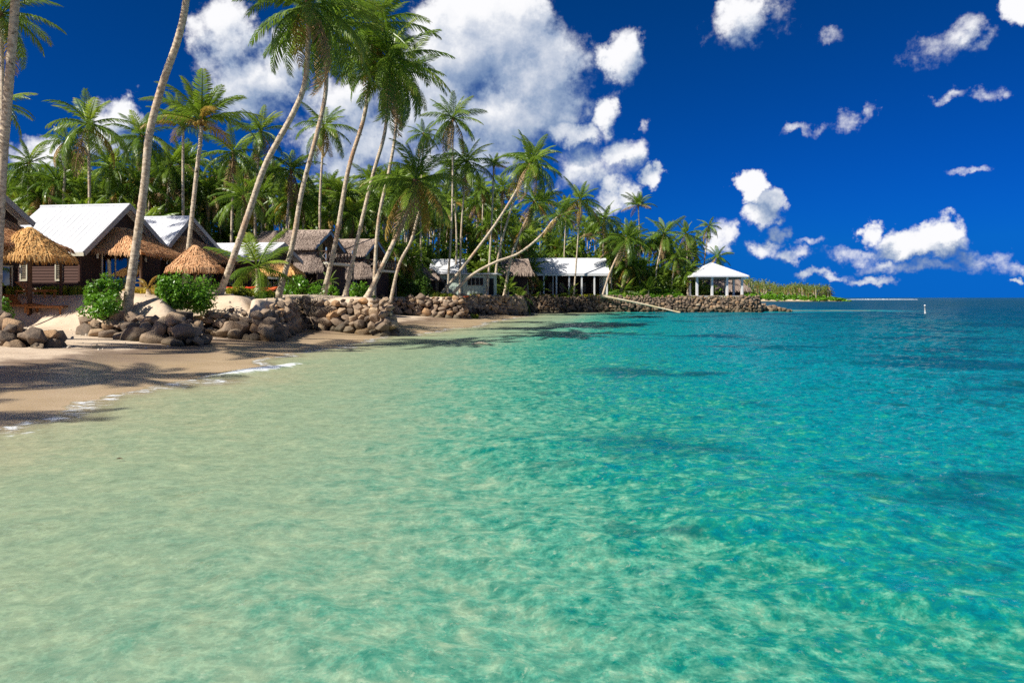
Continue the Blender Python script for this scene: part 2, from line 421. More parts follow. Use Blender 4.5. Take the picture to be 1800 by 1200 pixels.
def axis(segs):
    a = []
    for (s, e, st) in segs: a += list(np.arange(s, e - 1e-6, st))
    a.append(segs[-1][1]); return np.array(a)
def grid_mesh(name, X, Y, Z, mat, attrs=None):
    ny, nx = X.shape
    me = bpy.data.meshes.new(name)
    co = np.stack([X, Y, Z], -1).reshape(-1, 3).astype(np.float32)
    idx = np.arange(ny * nx).reshape(ny, nx)
    q = np.stack([idx[:-1, :-1], idx[:-1, 1:], idx[1:, 1:], idx[1:, :-1]], -1).reshape(-1, 4)
    me.vertices.add(len(co)); me.vertices.foreach_set('co', co.ravel())
    me.loops.add(q.size); me.loops.foreach_set('vertex_index', q.ravel().astype(np.int32))
    me.polygons.add(len(q)); me.polygons.foreach_set('loop_start', np.arange(0, q.size, 4, dtype=np.int32))
    me.update(calc_edges=True); me.validate()
    for k, v in (attrs or {}).items():
        a = me.attributes.new(k, 'FLOAT', 'POINT'); a.data.foreach_set('value', v.ravel().astype(np.float32))
    me.materials.append(MATS[mat]); me.shade_smooth()
    return me

def sand_mat():
    m, t = newmat('sand')
    geo = N(t, 'ShaderNodeNewGeometry'); pos = geo.outputs['Position']
    z = N(t, 'ShaderNodeSeparateXYZ', {0: pos}).outputs[2]
    n1 = NOISE(t, pos, .7, 5, .6); n2 = NOISE(t, pos, 9, 4, .65); n3 = NOISE(t, pos, 55, 3, .7)
    dry = MIX(t, MR(t, n1, .35, .65), (.54, .42, .30), (.64, .51, .37))
    dry = MIX(t, M(t, 'MULTIPLY', MR(t, n2, .55, .72), .35), dry, (.34, .24, .16))
    dry = MIX(t, M(t, 'MULTIPLY', MR(t, n3, .60, .72), .45), dry, (.72, .62, .50))
    wet = MIX(t, MR(t, n1, .35, .65), (.43, .315, .185), (.49, .365, .225))
    h = M(t, 'ADD', z, M(t, 'MULTIPLY', M(t, 'SUBTRACT', n1, .5), .35))
    damp = MIX(t, MR(t, h, .08, .40), wet, (.235, .165, .115))
    wetf = MR(t, h, .50, .36)
    c = MIX(t, wetf, dry, damp)
    soil = MR(t, M(t, 'ADD', z, M(t, 'MULTIPLY', M(t, 'SUBTRACT', n1, .5), .5)), 2.75, 3.05)
    c = MIX(t, soil, c, (.10, .085, .045))
    rough = MR(t, wetf, 0, 1, .9, .38, False)
    b = BUMP(t, M(t, 'ADD', M(t, 'MULTIPLY', n2, .7), M(t, 'MULTIPLY', n3, .15)), MR(t, wetf, 0, 1, .8, .1, False), .05)
    finish(t, N(t, 'ShaderNodeBsdfPrincipled', {'Base Color': c, 'Roughness': rough, 'Specular IOR Level': .3, 'Normal': b}).outputs[0])
sand_mat()
gx = axis([(-6000, -600, 900), (-600, -120, 60), (-120, -40, 6), (-40, -26, .8), (-26, 4, .28), (4, 50, .8), (50, 130, 5), (130, 600, 60), (600, 6000, 900)])
gy = axis([(-30, 2, 4), (2, 10, .8), (10, 55, .28), (55, 140, .7), (140, 200, 5), (200, 800, 60), (800, 9000, 900)])
GX, GY = np.meshgrid(gx, gy)
GZ = terrain(GX, GY)
def gz(x, y):
    i = min(max(int(np.searchsorted(gx, x)) - 1, 0), len(gx) - 2); j = min(max(int(np.searchsorted(gy, y)) - 1, 0), len(gy) - 2)
    u = (x - gx[i]) / (gx[i + 1] - gx[i]); v = (y - gy[j]) / (gy[j + 1] - gy[j])
    return float((GZ[j, i] * (1 - u) + GZ[j, i + 1] * u) * (1 - v) + (GZ[j + 1, i] * (1 - u) + GZ[j + 1, i + 1] * u) * v)
ground = link('ground', grid_mesh('ground', GX, GY, GZ, 'sand')); tag(ground, kind='structure')

# ------------------------------------------------------------------ sea
def water_mat():
    m, t = newmat('water')
    geo = N(t, 'ShaderNodeNewGeometry'); pos = geo.outputs['Position']
    dep = N(t, 'ShaderNodeAttribute', None, attribute_name='depth').outputs['Fac']
    fo = N(t, 'ShaderNodeAttribute', None, attribute_name='foam').outputs['Fac']
    ps = VM(t, 'MULTIPLY', pos, (1, 1, 0))
    dist = VM(t, 'LENGTH', ps)
    warp = N(t, 'ShaderNodeTexNoise', {'Vector': ps, 'Scale': 1.7, 'Detail': 2}).outputs[1]
    pw = VM(t, 'ADD', ps, VM(t, 'MULTIPLY', VM(t, 'SUBTRACT', warp, (.5, .5, .5)), (.16, .16, 0)))
    # ripple noise: refracted look of the bed, also drives the painted ripple light
    mid = NOISE(t, pw, 2.0, 6, .66)
    fine = NOISE(t, pw, 5.5, 6, .72)
    rid = M(t, 'ABSOLUTE', M(t, 'SUBTRACT', NOISE(t, pw, 5.0, 5, .66), .5))
    big = NOISE(t, ps, .07, 4, .6)
    calm = MR(t, dep, .2, 1.0, .55, 1.0)
    dd = M(t, 'MULTIPLY', dep, M(t, 'MULTIPLY_ADD', M(t, 'SUBTRACT', mid, .5), 1.9, 1.0))
    dd = M(t, 'MULTIPLY', dd, M(t, 'MULTIPLY_ADD', M(t, 'MULTIPLY', M(t, 'SUBTRACT', fine, .5), calm), 2.3, 1.0))
    dd = M(t, 'MULTIPLY', dd, MR(t, big, .3, .7, .85, 1.18, False))
    c = RAMP(t, M(t, 'MULTIPLY', dd, 1 / 6.0),
             [(0.0, (.35, .33, .20)), (.03, (.255, .325, .20)), (.075, (.195, .315, .205)), (.13, (.085, .29, .195)), (.20, (.006, .215, .155)),
              (.27, (.0, .20, .22)), (.38, (.0, .17, .208)), (.55, (.0, .12, .155)), (.78, (.0, .076, .102)), (1.0, (.0, .05, .075))])
    # ripple light painted into the water colour: caustic lines, highlights, dark flecks over bed mottling
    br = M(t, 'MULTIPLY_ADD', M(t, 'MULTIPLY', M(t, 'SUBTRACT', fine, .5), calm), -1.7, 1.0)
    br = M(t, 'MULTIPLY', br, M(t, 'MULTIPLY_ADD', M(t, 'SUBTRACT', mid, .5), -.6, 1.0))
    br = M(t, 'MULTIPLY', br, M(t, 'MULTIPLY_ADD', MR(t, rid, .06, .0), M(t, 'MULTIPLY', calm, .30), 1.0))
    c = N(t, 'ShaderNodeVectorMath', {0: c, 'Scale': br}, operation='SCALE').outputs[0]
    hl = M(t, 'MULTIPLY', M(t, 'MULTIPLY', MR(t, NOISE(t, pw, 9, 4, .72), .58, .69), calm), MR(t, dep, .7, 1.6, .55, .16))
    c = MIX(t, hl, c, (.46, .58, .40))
    # weed and coral on the bed
    pat = NOISE(t, VM(t, 'MULTIPLY', pw, (.085, .12, 1)), 1.0, 5, .62)
    weed = M(t, 'MULTIPLY', MR(t, pat, .52, .60), MR(t, dep, .75, 1.7))
    pat2 = NOISE(t, VM(t, 'MULTIPLY', pw, (.6, .75, 1)), 1.0, 4, .6)
    weed2 = M(t, 'MULTIPLY', MR(t, pat2, .585, .67), MR(t, dep, .5, 1.2))
    c = MIX(t, M(t, 'MULTIPLY', weed, .75), c, (.0, .052, .085))
    c = MIX(t, M(t, 'MULTIPLY', weed2, .6), c, (.004, .085, .085))
    reef = M(t, 'MULTIPLY', MR(t, dist, 105, 122), MR(t, dep, 1.1, .4))
    c = MIX(t, reef, c, (.17, .14, .085))
    # ripples
    h1 = NOISE(t, VM(t, 'MULTIPLY', ps, (1.1, 1.4, 1)), 1.0, 2, .5)
    h2 = NOISE(t, VM(t, 'MULTIPLY', pw, (4, 5, 1)), 1.0, 3, .55)
    h3 = NOISE(t, pw, 14, 3, .6)
    hh = M(t, 'MULTIPLY_ADD', h2, .40, h1); hh = M(t, 'MULTIPLY_ADD', h3, .10, hh)
    nb = N(t, 'ShaderNodeBump', {'Strength': 1.0, 'Distance': .16, 'Height': hh}).outputs[0]
    body = N(t, 'ShaderNodeBsdfDiffuse', {0: c, 'Normal': N(t, 'ShaderNodeCombineXYZ', {2: 1.0}).outputs[0]}).outputs[0]
    clear = N(t, 'ShaderNodeBsdfTransparent', {0: (.93, .96, .92, 1)}).outputs[0]
    al = MR(t, M(t, 'ADD', dep, M(t, 'MULTIPLY', M(t, 'SUBTRACT', mid, .5), .05)), .008, .075)
    al = M(t, 'MULTIPLY', al, .93)
    vol = N(t, 'ShaderNodeMixShader', {0: al, 1: clear, 2: body}).outputs[0]
    gl = N(t, 'ShaderNodeBsdfGlossy', {0: (.9, .95, 1, 1), 'Roughness': MR(t, dist, 20, 300, .06, .22), 'Normal': nb}).outputs[0]
    fr = N(t, 'ShaderNodeFresnel', {'IOR': 1.333, 'Normal': nb}).outputs[0]
    fr = M(t, 'MINIMUM', M(t, 'MULTIPLY', fr, .5), .22)
    sh = N(t, 'ShaderNodeMixShader', {0: fr, 1: vol, 2: gl}).outputs[0]
    # foam
    fn = NOISE(t, VM(t, 'MULTIPLY', ps, (2.2, 4.5, 1)), 1.0, 6, .72, .8)
    edge = M(t, 'MULTIPLY', MR(t, dep, .0, .012), MR(t, dep, .05, .022))
    f1 = M(t, 'MULTIPLY', edge, MR(t, fn, .48, .60))
    f2 = MR(t, M(t, 'ADD', fo, M(t, 'MULTIPLY', M(t, 'SUBTRACT', fn, .5), 1.3)), .42, .75)
    f2 = M(t, 'MULTIPLY', f2, MR(t, fo, .02, .2))
    fm = M(t, 'MAXIMUM', M(t, 'MULTIPLY', f1, .75), M(t, 'MULTIPLY', f2, .92))
    fs = N(t, 'ShaderNodeBsdfDiffuse', {0: (.80, .84, .86, 1)}).outputs[0]
    finish(t, N(t, 'ShaderNodeMixShader', {0: fm, 1: sh, 2: fs}).outputs[0])
water_mat()
def waves(X, Y):
    Z = np.zeros_like(X); rs = np.random.RandomState(11)
    for k in range(26):
        lam = 0.35 * (1.16 ** k); th = R(rs.uniform(-155, -60)) ; ph = rs.uniform(0, 6.28)
        kx, ky = math.cos(th) * 2 * math.pi / lam, math.sin(th) * 2 * math.pi / lam
        amp = .0085 * lam ** .40
        fade = np.clip(1.6 - np.hypot(X, Y) * .010 / lam, 0, 1)
        wob = (fbm(X / (lam * 3), Y / (lam * 3), 2, 40 + k) - .35) * 9
        Z += amp * fade * np.sin(kx * X + ky * Y + ph + wob)
    return Z
rows = np.concatenate([np.arange(-25, 3, 2.0), 3 * (1.0095 ** np.arange(0, 560)), np.geomspace(620, 14000, 26)])
tt = np.linspace(-1, 1, 560)
WY = np.repeat(rows[:, None], len(tt), 1)
half = np.maximum(np.abs(rows), 3) * .95 + 6
WX = tt[None, :] * half[:, None]
H = terrain(WX, WY)
dep = -H
Zw = waves(WX, WY) * np.clip(.25 + dep * .9, .1, 1)
def gauss(x0, y0, sx, sy, th):
    c, s = math.cos(th), math.sin(th); u = (WX - x0) * c + (WY - y0) * s; v = -(WX - x0) * s + (WY - y0) * c
    return np.exp(-(u / sx) ** 2 - (v / sy) ** 2)
foam = np.zeros_like(Zw)
for (px, py, sx, sy, th, a) in [(455, 650, 2.2, .62, 72, 1.25), (130, 645, .9, .35, 60, .55), (340, 625, 1.4, .4, 60, .6), (545, 600, 2.4, .35, 40, .6), (640, 592, 2.0, .3, 20, .6),
                             (25, 715, 1.6, 1.2, 80, .55), (60, 742, 1.2, .5, 80, .5), (10, 700, 1.4, .9, 80, .5), (640, 596, 1.6, .25, 10, .5), (720, 577, 3, .5, 30, .5), (820, 566, 2.5, .6, 30, .5), (20, 768, 1.2, .18, 85, .5)]:
    d = HC * F / (py - HY); g_ = gauss((px - 900) / F * d, d, sx, sy, R(th)) * a
    foam = np.maximum(foam, g_)
Zw += gauss((455 - 900) / F * 24.3, 24.3, 2.4, .5, R(72)) * .13
sp = gauss(46, 127.5, 6, 1.2, 0) * .6 + gauss(-2, 116, 3, .6, 0) * 0
foam = np.maximum(foam, sp)
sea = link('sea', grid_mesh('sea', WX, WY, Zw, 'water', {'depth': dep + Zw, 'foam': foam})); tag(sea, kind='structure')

# ------------------------------------------------------------------ stones
def make_stone(seed, sub):
    bm = bmesh.new(); bmesh.ops.create_icosphere(bm, subdivisions=sub, radius=1)
    rs = random.Random(seed)
    planes = []
    for k in range(rs.randint(8, 11)):
        n = Vector((rs.gauss(0, 1), rs.gauss(0, 1), rs.gauss(0, 1))).normalized(); planes.append((n, rs.uniform(.46, .78)))
    off = Vector((rs.uniform(0, 50), rs.uniform(0, 50), 0))
    from mathutils import noise as mn
    for v in bm.verts:
        p = v.co.copy()
        for n, d in planes:
            e = p.dot(n) - d
            if e > 0: p -= n * e * .97
        p *= 1.14 + .13 * mn.noise(p * 1.3 + off) + .07 * mn.noise(p * 3.5 + off)
        v.co = p
    me = bpy.data.meshes.new('stone'); bm.to_mesh(me); bm.free()
    me.materials.append(MATS['stone']); me.shade_smooth()
    return me
def make_hull(seed, npts):
    rs = random.Random(seed); bm = bmesh.new()
    for k in range(npts):
        v = Vector((rs.gauss(0, 1), rs.gauss(0, 1), rs.gauss(0, 1))).normalized() * rs.uniform(.86, 1.06); bm.verts.new(v)
    bmesh.ops.convex_hull(bm, input=bm.verts[:])
    bmesh.ops.delete(bm, geom=[v for v in bm.verts if not v.link_faces], context='VERTS')
    bmesh.ops.dissolve_limit(bm, angle_limit=R(14), verts=bm.verts[:], edges=bm.edges[:])
    bmesh.ops.bevel(bm, geom=bm.edges[:], offset=.07, segments=2, affect='EDGES', profile=.6)
    me = bpy.data.meshes.new('stone'); bm.to_mesh(me); bm.free(); me.materials.append(MATS['stone']); me.shade_smooth()
    return me
ST_HI = [make_stone(100, 3), make_hull(3, 15), make_stone(103, 3), make_hull(11, 18), make_hull(17, 14), make_stone(106, 3), make_hull(23, 16)]
ST_LO = [make_stone(200, 2), make_hull(31, 12), make_hull(37, 14), make_stone(203, 2), make_hull(41, 13), make_hull(43, 15), make_stone(206, 2)]
def path_at(pts, u):
    L = [0.0]
    for a, b in zip(pts[:-1], pts[1:]): L.append(L[-1] + math.hypot(b[0] - a[0], b[1] - a[1]))
    u = max(0, min(u, L[-1] - 1e-6))
    for i in range(len(pts) - 1):
        if u <= L[i + 1]:
            f = (u - L[i]) / max(1e-6, L[i + 1] - L[i]); a, b = pts[i], pts[i + 1]
            tx, ty = (b[0] - a[0]), (b[1] - a[1]); l = math.hypot(tx, ty) or 1
            return [a[k] + (b[k] - a[k]) * f for k in range(4)], (-ty / l, tx / l), math.atan2(ty, tx)
def path_len(pts): return sum(math.hypot(b[0] - a[0], b[1] - a[1]) for a, b in zip(pts[:-1], pts[1:]))
def stone_wall(label, pts, s0, s1, seed, lean=.35, lo=False, joined=False, caps=1, ragged=.25, cat='stone wall', cover=.80, name='stone_wall'):
    """pts: (x, y, z_foot, z_top); the land lies to the left of the walking direction."""
    rs = random.Random(seed); L = path_len(pts)
    c0 = pts[len(pts) // 2]
    root = tag(empty(name, (c0[0], c0[1], c0[2])), label, cat)
    o = Vector((c0[0], c0[1], c0[2]))
    core = MB(); n = max(2, int(L / .8)); prev = None
    for i in range(n + 1):
        p, nn, a = path_at(pts, L * i / n)
        e = s0 * .42
        q = [Vector((p[0] + nn[0] * e, p[1] + nn[1] * e, p[2] - .5)) - o,
             Vector((p[0] + nn[0] * (e + lean * .8), p[1] + nn[1] * (e + lean * .8), p[3] - s1 * .55)) - o,
             Vector((p[0] + nn[0] * (e + lean + .8), p[1] + nn[1] * (e + lean + .8), p[3] - s1 * .5)) - o]
        if prev:
            core.poly([prev[0], q[0], q[1], prev[1]]); core.poly([prev[1], q[1], q[2], prev[2]])
        prev = q
    core.build('rubble_core', 'rubble', root)
    meshes = ST_LO if lo else ST_HI
    hmax = max(p[3] - p[2] for p in pts)
    z = -s0 * .12; row = 0; JV, JF = [], []
    tmp = [([tuple(v.co) for v in m.vertices], [tuple(p.vertices) for p in m.polygons]) for m in ST_LO] if joined else None
    while z < hmax + s1 * .2:
        fr = min(1, max(0, z) / max(.01, hmax)); s = s0 + (s1 - s0) * fr
        u = rs.uniform(0, s)
        while u < L:
            ss = s * rs.choice((.62, .8, 1, 1, 1.15, 1.38))
            p, nn, a = path_at(pts, u)
            h = p[3] - p[2]
            if z < h - s * .1 + rs.uniform(-ragged, ragged) * s:
                inn = lean * z / max(.3, h) + rs.uniform(-.08, .12) * s + s * .36
                loc = Vector((p[0] + nn[0] * inn, p[1] + nn[1] * inn, p[2] + z + s * .42 + rs.uniform(-.1, .1) * s))
                sc = (ss * .62 * rs.uniform(.9, 1.2), ss * .56, ss * .50 * rs.uniform(.82, 1.15))
                rot = (rs.uniform(-.6, .6), rs.uniform(-.6, .6), a + rs.uniform(-.8, .8) + (math.pi if rs.random() < .5 else 0))
                if joined:
                    m = Matrix.LocRotScale(loc - o, Euler(rot), Vector(sc)); vv, ff = tmp[rs.randrange(7)]
                    b0 = len(JV); JV += [tuple(m @ Vector(v)) for v in vv]; JF += [tuple(b0 + k for k in f) for f in ff]
                else:
                    link('stone', meshes[rs.randrange(7)], root, loc - o, rot, sc)
            u += ss * (.98 if not joined else .92) * rs.uniform(.9, 1.1) / (cover / .8)
        z += s * .66; row += 1
    if joined:
        me = bpy.data.meshes.new('stones'); me.from_pydata(JV, [], JF); me.materials.append(MATS['basalt']); me.shade_smooth()
        j = link('stones', me, root); j['kind'] = 'stuff'
    return root
zt = 2.12
stone_wall('low pile of rounded boulders at the left edge of the beach', [(-25, 28.2, .5, 1.2), (-21, 27.8, .45, 1.5), (-18.2, 26.6, .40, 1.35), (-17.2, 27.0, .35, 1.0), (-17.0, 28.6, .4, .9)], .62, .42, 1, .5, cat='boulder pile', name='boulder_pile', ragged=.5)
stone_wall('pile of rounded boulders below the leaning palm and its bush', [(-20.4, 34.2, .65, 1.35), (-19.2, 33.4, .6, 1.5), (-16.4, 32.2, .42, 1.45), (-14.2, 31.3, .3, 1.2), (-13.5, 32.0, .3, 1.05), (-13.7, 33.6, .4, 1.1)], .66, .52, 2, .7, cat='boulder pile', name='boulder_pile', ragged=.45)
stone_wall('rock wall stub below the big bush, left of the long rock wall', [(-17.2, 38.4, .55, 1.1), (-15.6, 37.8, .45, 1.35), (-13.9, 37.0, .25, 1.45), (-12.2, 36.6, .12, 1.25), (-11.7, 37.4, .12, 1.25), (-12.2, 40.5, .15, 1.7), (-12.7, 44, .25, 2.05), (-13.2, 46.9, .35, 2.1)], .68, .44, 3, .6, name='rock_wall', ragged=.4)
stone_wall('long rock retaining wall under the slanting palms at the beach', [(-14.8, 47.4, .45, 2.0), (-13.0, 46.8, .3, 2.12), (-10, 46.0, .05, 2.1), (-7.7, 45.3, -.08, 1.95), (-7.2, 46.2, -.1, 1.75), (-7.8, 49.5, .0, 2.1), (-9, 53, .1, 2.1)], .74, .42, 4, .45, name='rock_wall')
stone_wall('rock retaining wall under the dark round tree, beyond the sandy cove', [(-13.8, 74, .45, 2.3), (-10, 74.8, .2, 2.35), (-5, 75.9, .0, 2.3), (-4.3, 76.9, -.1, 2.0), (-5.2, 80, 0, 2.35), (-6.2, 84, .1, 2.3)], .72, .5, 5, .5, lo=True, name='rock_wall')
stone_wall('rock wall with ragged reddish boulders below the curved leaning palms', [(-6.4, 87.5, .1, 2.4), (-5.4, 88, .05, 2.45), (-2, 92.4, -.05, 2.5), (1.8, 97.6, -.1, 2.4), (2.1, 100, -.1, 2.4), (1.3, 108, -.1, 2.5)], .8, .54, 6, .5, lo=True, name='rock_wall')
stone_wall('straight dark sea wall in front of the white hall and pavilion', [(.9, 111, -.1, 2.55), (2.2, 119.2, -.1, 2.6), (4, 119.9, -.15, 2.6), (20, 120.5, -.25, 2.6), (39.4, 121.2, -.3, 2.55), (41.5, 122.4, -.3, 2.3), (42.6, 126, -.3, 2.0), (40, 132, -.3, 2.2)], .72, .42, 7, .7, joined=True, ragged=.7, name='sea_wall', cat='sea wall')
# low rock spit running into the sea
rs = random.Random(5); V_, F_ = [], []
sp_root = tag(empty('rock_spit', (45, 125.5, 0)), 'low rocky spit reaching into the sea beyond the pavilion', 'rocks')
for i in range(70):
    f = rs.random() ** 1.3; x = 41.5 + f * 5.6; y = 125 + rs.uniform(-1.3, 1.3) * (1 - f * .6); s = rs.uniform(.3, .62)
    link('rock', ST_LO[i % 7], sp_root, (x - 45, y - 125.5, .1 + (1 - f) * rs.uniform(0, 1.1)), (rs.random(), rs.random(), 6 * rs.random()), (s * 1.2, s, s * .7))
# small stones strewn on the dry sand
rs = random.Random(8); ps = tag(empty('beach_pebbles', (-17, 33, .5)), 'scattered pale coral stones on the sand bank', 'pebbles', kind='stuff')
PB = MB()
pv, pf = [tuple(v.co) for v in ST_LO[0].vertices], [tuple(p.vertices) for p in ST_LO[0].polygons]
for i in range(420):
    x = rs.uniform(-26, -8.8); y = rs.uniform(27.5, 52)
    z0 = gz(x, y)
    if z0 < .35: continue
    s = rs.choice((.03, .04, .05, .06, .1)); m = Matrix.LocRotScale(Vector((x + 17, y - 33, z0 - .5 + s * .2)), Euler((rs.random() * 3, rs.random() * 3, 0)), Vector((s, s * .8, s * .6)))
    b0 = len(PB.v); PB.v += [tuple(m @ Vector(v)) for v in pv]; PB.f += [tuple(b0 + k for k in f) for f in pf]
simple('coral_stone', (.58, .50, .40), .9, .3, isl=.4)
pb = PB.build('pebbles', 'coral_stone', ps)

# ------------------------------------------------------------------ palms
def frond_mesh(seed, bend, n_leaf, mat, droop=.55, width=.0125, rach_n=9, blades=2):
    """Unit-length frond along +X, arching down; leaflets hang to both sides."""
    rs = random.Random(seed); mb = MB(); al = []
    K = 14; pts = [Vector((0, 0, 0))]; ang = 0.0; dirs = [Vector((1, 0, 0))]
    side = rs.uniform(-.12, .12)
    for k in range(K):
        f = (k + 1) / K; ang = -bend * f ** 1.35
        d = Vector((math.cos(ang), side * f, math.sin(ang))).normalized(); dirs.append(d); pts.append(pts[-1] + d / K)
    def at(f):
        x = f * K; i = min(int(x), K - 1); q = x - i
        return pts[i].lerp(pts[i + 1], q), dirs[min(i + 1, K)]
    n0 = 0
    mb.tube([pts[i] for i in range(0, K + 1, 2)], [.016 - .0135 * i / K for i in range(0, K + 1, 2)], 4, cap=False)
    al += [0.0] * (len(mb.v))
    for sgn in (-1, 1):
        for j in range(n_leaf):
            f = .16 + .83 * (j + rs.uniform(-.3, .3)) / n_leaf
            p, d = at(f)
            ll = .235 * (math.sin(math.pi * min(1, (f * .86 + .10))) ** .7) * rs.uniform(.82, 1.12)
            lat = Vector((0, sgn, 0)); upv = lat.cross(d) * sgn; upv = upv if upv.z > 0 else -upv
            fw = .35 + .75 * f + rs.uniform(-.1, .1)
            dr = droop * rs.uniform(.55, 1.35)
            d1 = (lat + d * fw + upv * (.28 - dr * .5)).normalized()
            d2 = (lat * .8 + d * fw + Vector((0, 0, -1)) * dr * 1.25 - upv * .1).normalized()
            d3 = (lat * .45 + d * fw * .8 + Vector((0, 0, -1)) * dr * 2.4).normalized()
            w = width * rs.uniform(.8, 1.2)
            ax = d * w
            q0 = p; q1 = p + d1 * ll * .36; q2 = q1 + d2 * ll * .36; q3 = q2 + d3 * ll * .32
            i = len(mb.v)
            if blades == 2:
                mb.v += [tuple(q0 - ax * .5), tuple(q0 + ax * .5), tuple(q1 + ax * .9), tuple(q1 - ax * .9), tuple(q2 + ax * .7), tuple(q2 - ax * .7), tuple(q3)]
                mb.f += [(i, i + 1, i + 2, i + 3), (i + 3, i + 2, i + 4, i + 5), (i + 5, i + 4, i + 6)]
                al += [f * .6, f * .6, f * .75 + .08, f * .75 + .08, f * .8 + .2, f * .8 + .2, f * .8 + .35]
            else:
                mb.v += [tuple(q0), tuple(q1 + ax), tuple(q1 - ax), tuple(q3)]
                mb.f += [(i, i + 1, i + 2), (i + 2, i + 1, i + 3)]
                al += [f * .6, f * .75, f * .75, f * .8 + .3]
    me = mb.mesh('frond', mat)
    a = me.attributes.new('along', 'FLOAT', 'POINT'); a.data.foreach_set('value', np.array(al, np.float32))
    return me
FR = {'up': [frond_mesh(i, b, 34, 'frond_young' if i % 2 else 'frond_green', .30) for i, b in enumerate((.45, .75, .6))],
      'mid': [frond_mesh(10 + i, b, 34, 'frond_green', .55) for i, b in enumerate((.85, 1.1, 1.3, 1.0))],
      'low': [frond_mesh(20 + i, b, 32, 'frond_green', .8) for i, b in enumerate((.8, 1.1, 1.35))],
      'yel': [frond_mesh(30 + i, b, 28, 'frond_yellow', .9) for i, b in enumerate((.8, 1.2))],
      'dead': [frond_mesh(40 + i, b, 22, 'frond_dead', 1.2) for i, b in enumerate((.7, 1.0))]}
def crown_spec(rs, n, style='normal'):
    out = []
    for i in range(n):
        f = i / (n - 1)
        az = i * 2.39996 + rs.uniform(-.35, .35)
        if style == 'upright': el = 86 - 75 * f + rs.uniform(-8, 8)
        elif style == 'droop': el = 70 - 135 * f + rs.uniform(-10, 10)
        else: el = 80 - 128 * f ** .92 + rs.uniform(-12, 12)
        if f < .22: k = 'up'
        elif f < .62: k = 'mid'
        else: k = 'low'
        if f > .80 and rs.random() < .38: k = 'yel'
        if f > .88 and rs.random() < .45: k = 'dead'; 
        if k == 'dead': el -= 15
        out.append((k, az, R(max(el, -78)), rs.uniform(.82, 1.08) * (.72 + .28 * min(1, f * 3.2)), rs.uniform(-.5, .5)))
    return out
def low_crown(seed, style='normal', n=20, leaf_mat=None):
    """All fronds of a far-off palm in one mesh, radius 1."""
    rs = random.Random(seed); me = bpy.data.meshes.new('crown'); bm = bmesh.new(); mats = ['frond_green', 'frond_young', 'frond_yellow', 'frond_dead']
    lay = None
    src = {}
    for k, b, dr in (('up', .6, .3), ('mid', 1.05, .6), ('low', 1.1, .85), ('yel', 1.0, .9), ('dead', .9, 1.2)):
        src[k] = frond_mesh(seed * 7 + len(k), b, 18, 'frond_green', dr, .026, blades=1)
    for (k, az, el, sc, roll) in crown_spec(rs, n, style):
        m = Matrix.LocRotScale(Vector((0, 0, 0)), Euler((roll, -el, az)), Vector((sc, sc, sc)))
        i0 = len(bm.verts); f0 = len(bm.faces)
        bm.from_mesh(src[k]); bm.verts.ensure_lookup_table(); bm.faces.ensure_lookup_table()
        for v in bm.verts[i0:]: v.co = m @ v.co
        mi = {'up': 1 if rs.random() < .5 else 0, 'mid': 0, 'low': 0, 'yel': 2, 'dead': 3}[k]
        for f in bm.faces[f0:]: f.material_index = mi
    bm.to_mesh(me); bm.free()
    for q in (mats if not leaf_mat else [leaf_mat] * 2 + mats[2:]): me.materials.append(MATS[q])
    return me
CROWNS = [low_crown(300 + i, ('normal', 'droop', 'normal', 'upright', 'droop', 'normal')[i], 25 + i) for i in range(6)]
def inland(px, d):
    """Nearest distance from d on where the terrace lies under this bearing."""
    for k in range(40):
        for q in (d + 2 * k, d - 2 * k):
            if q > 60 and gz((px - 900) / F * q, q) > 2.1: return q
    return d
def spline(pts, n):
    pts = [Vector(p) for p in pts]
    if len(pts) == 2: return [pts[0].lerp(pts[1], i / n) for i in range(n + 1)]
    P_ = [pts[0] * 2 - pts[1]] + pts + [pts[-1] * 2 - pts[-2]]
    out = []; m = len(pts) - 1
    for i in range(n + 1):
        x = i / n * m; k = min(int(x), m - 1); q = x - k
        a, b, c, d = P_[k], P_[k + 1], P_[k + 2], P_[k + 3]
        out.append(.5 * ((2 * b) + (c - a) * q + (2 * a - 5 * b + 4 * c - d) * q * q + (3 * b - a - 3 * c + d) * q ** 3))
    return out
nutmesh = None
def coconut_mesh():
    bm = bmesh.new(); bmesh.ops.create_icosphere(bm, subdivisions=2, radius=1)
    for v in bm.verts:
        v.co.z *= 1.2; r = 1 - .12 * max(0, -v.co.z); v.co.x *= r; v.co.y *= r
    me = bpy.data.meshes.new('coconut'); bm.to_mesh(me); bm.free(); me.materials.append(MATS['coconut']); me.shade_smooth(); return me
nutmesh = coconut_mesh()
palm_n = 0
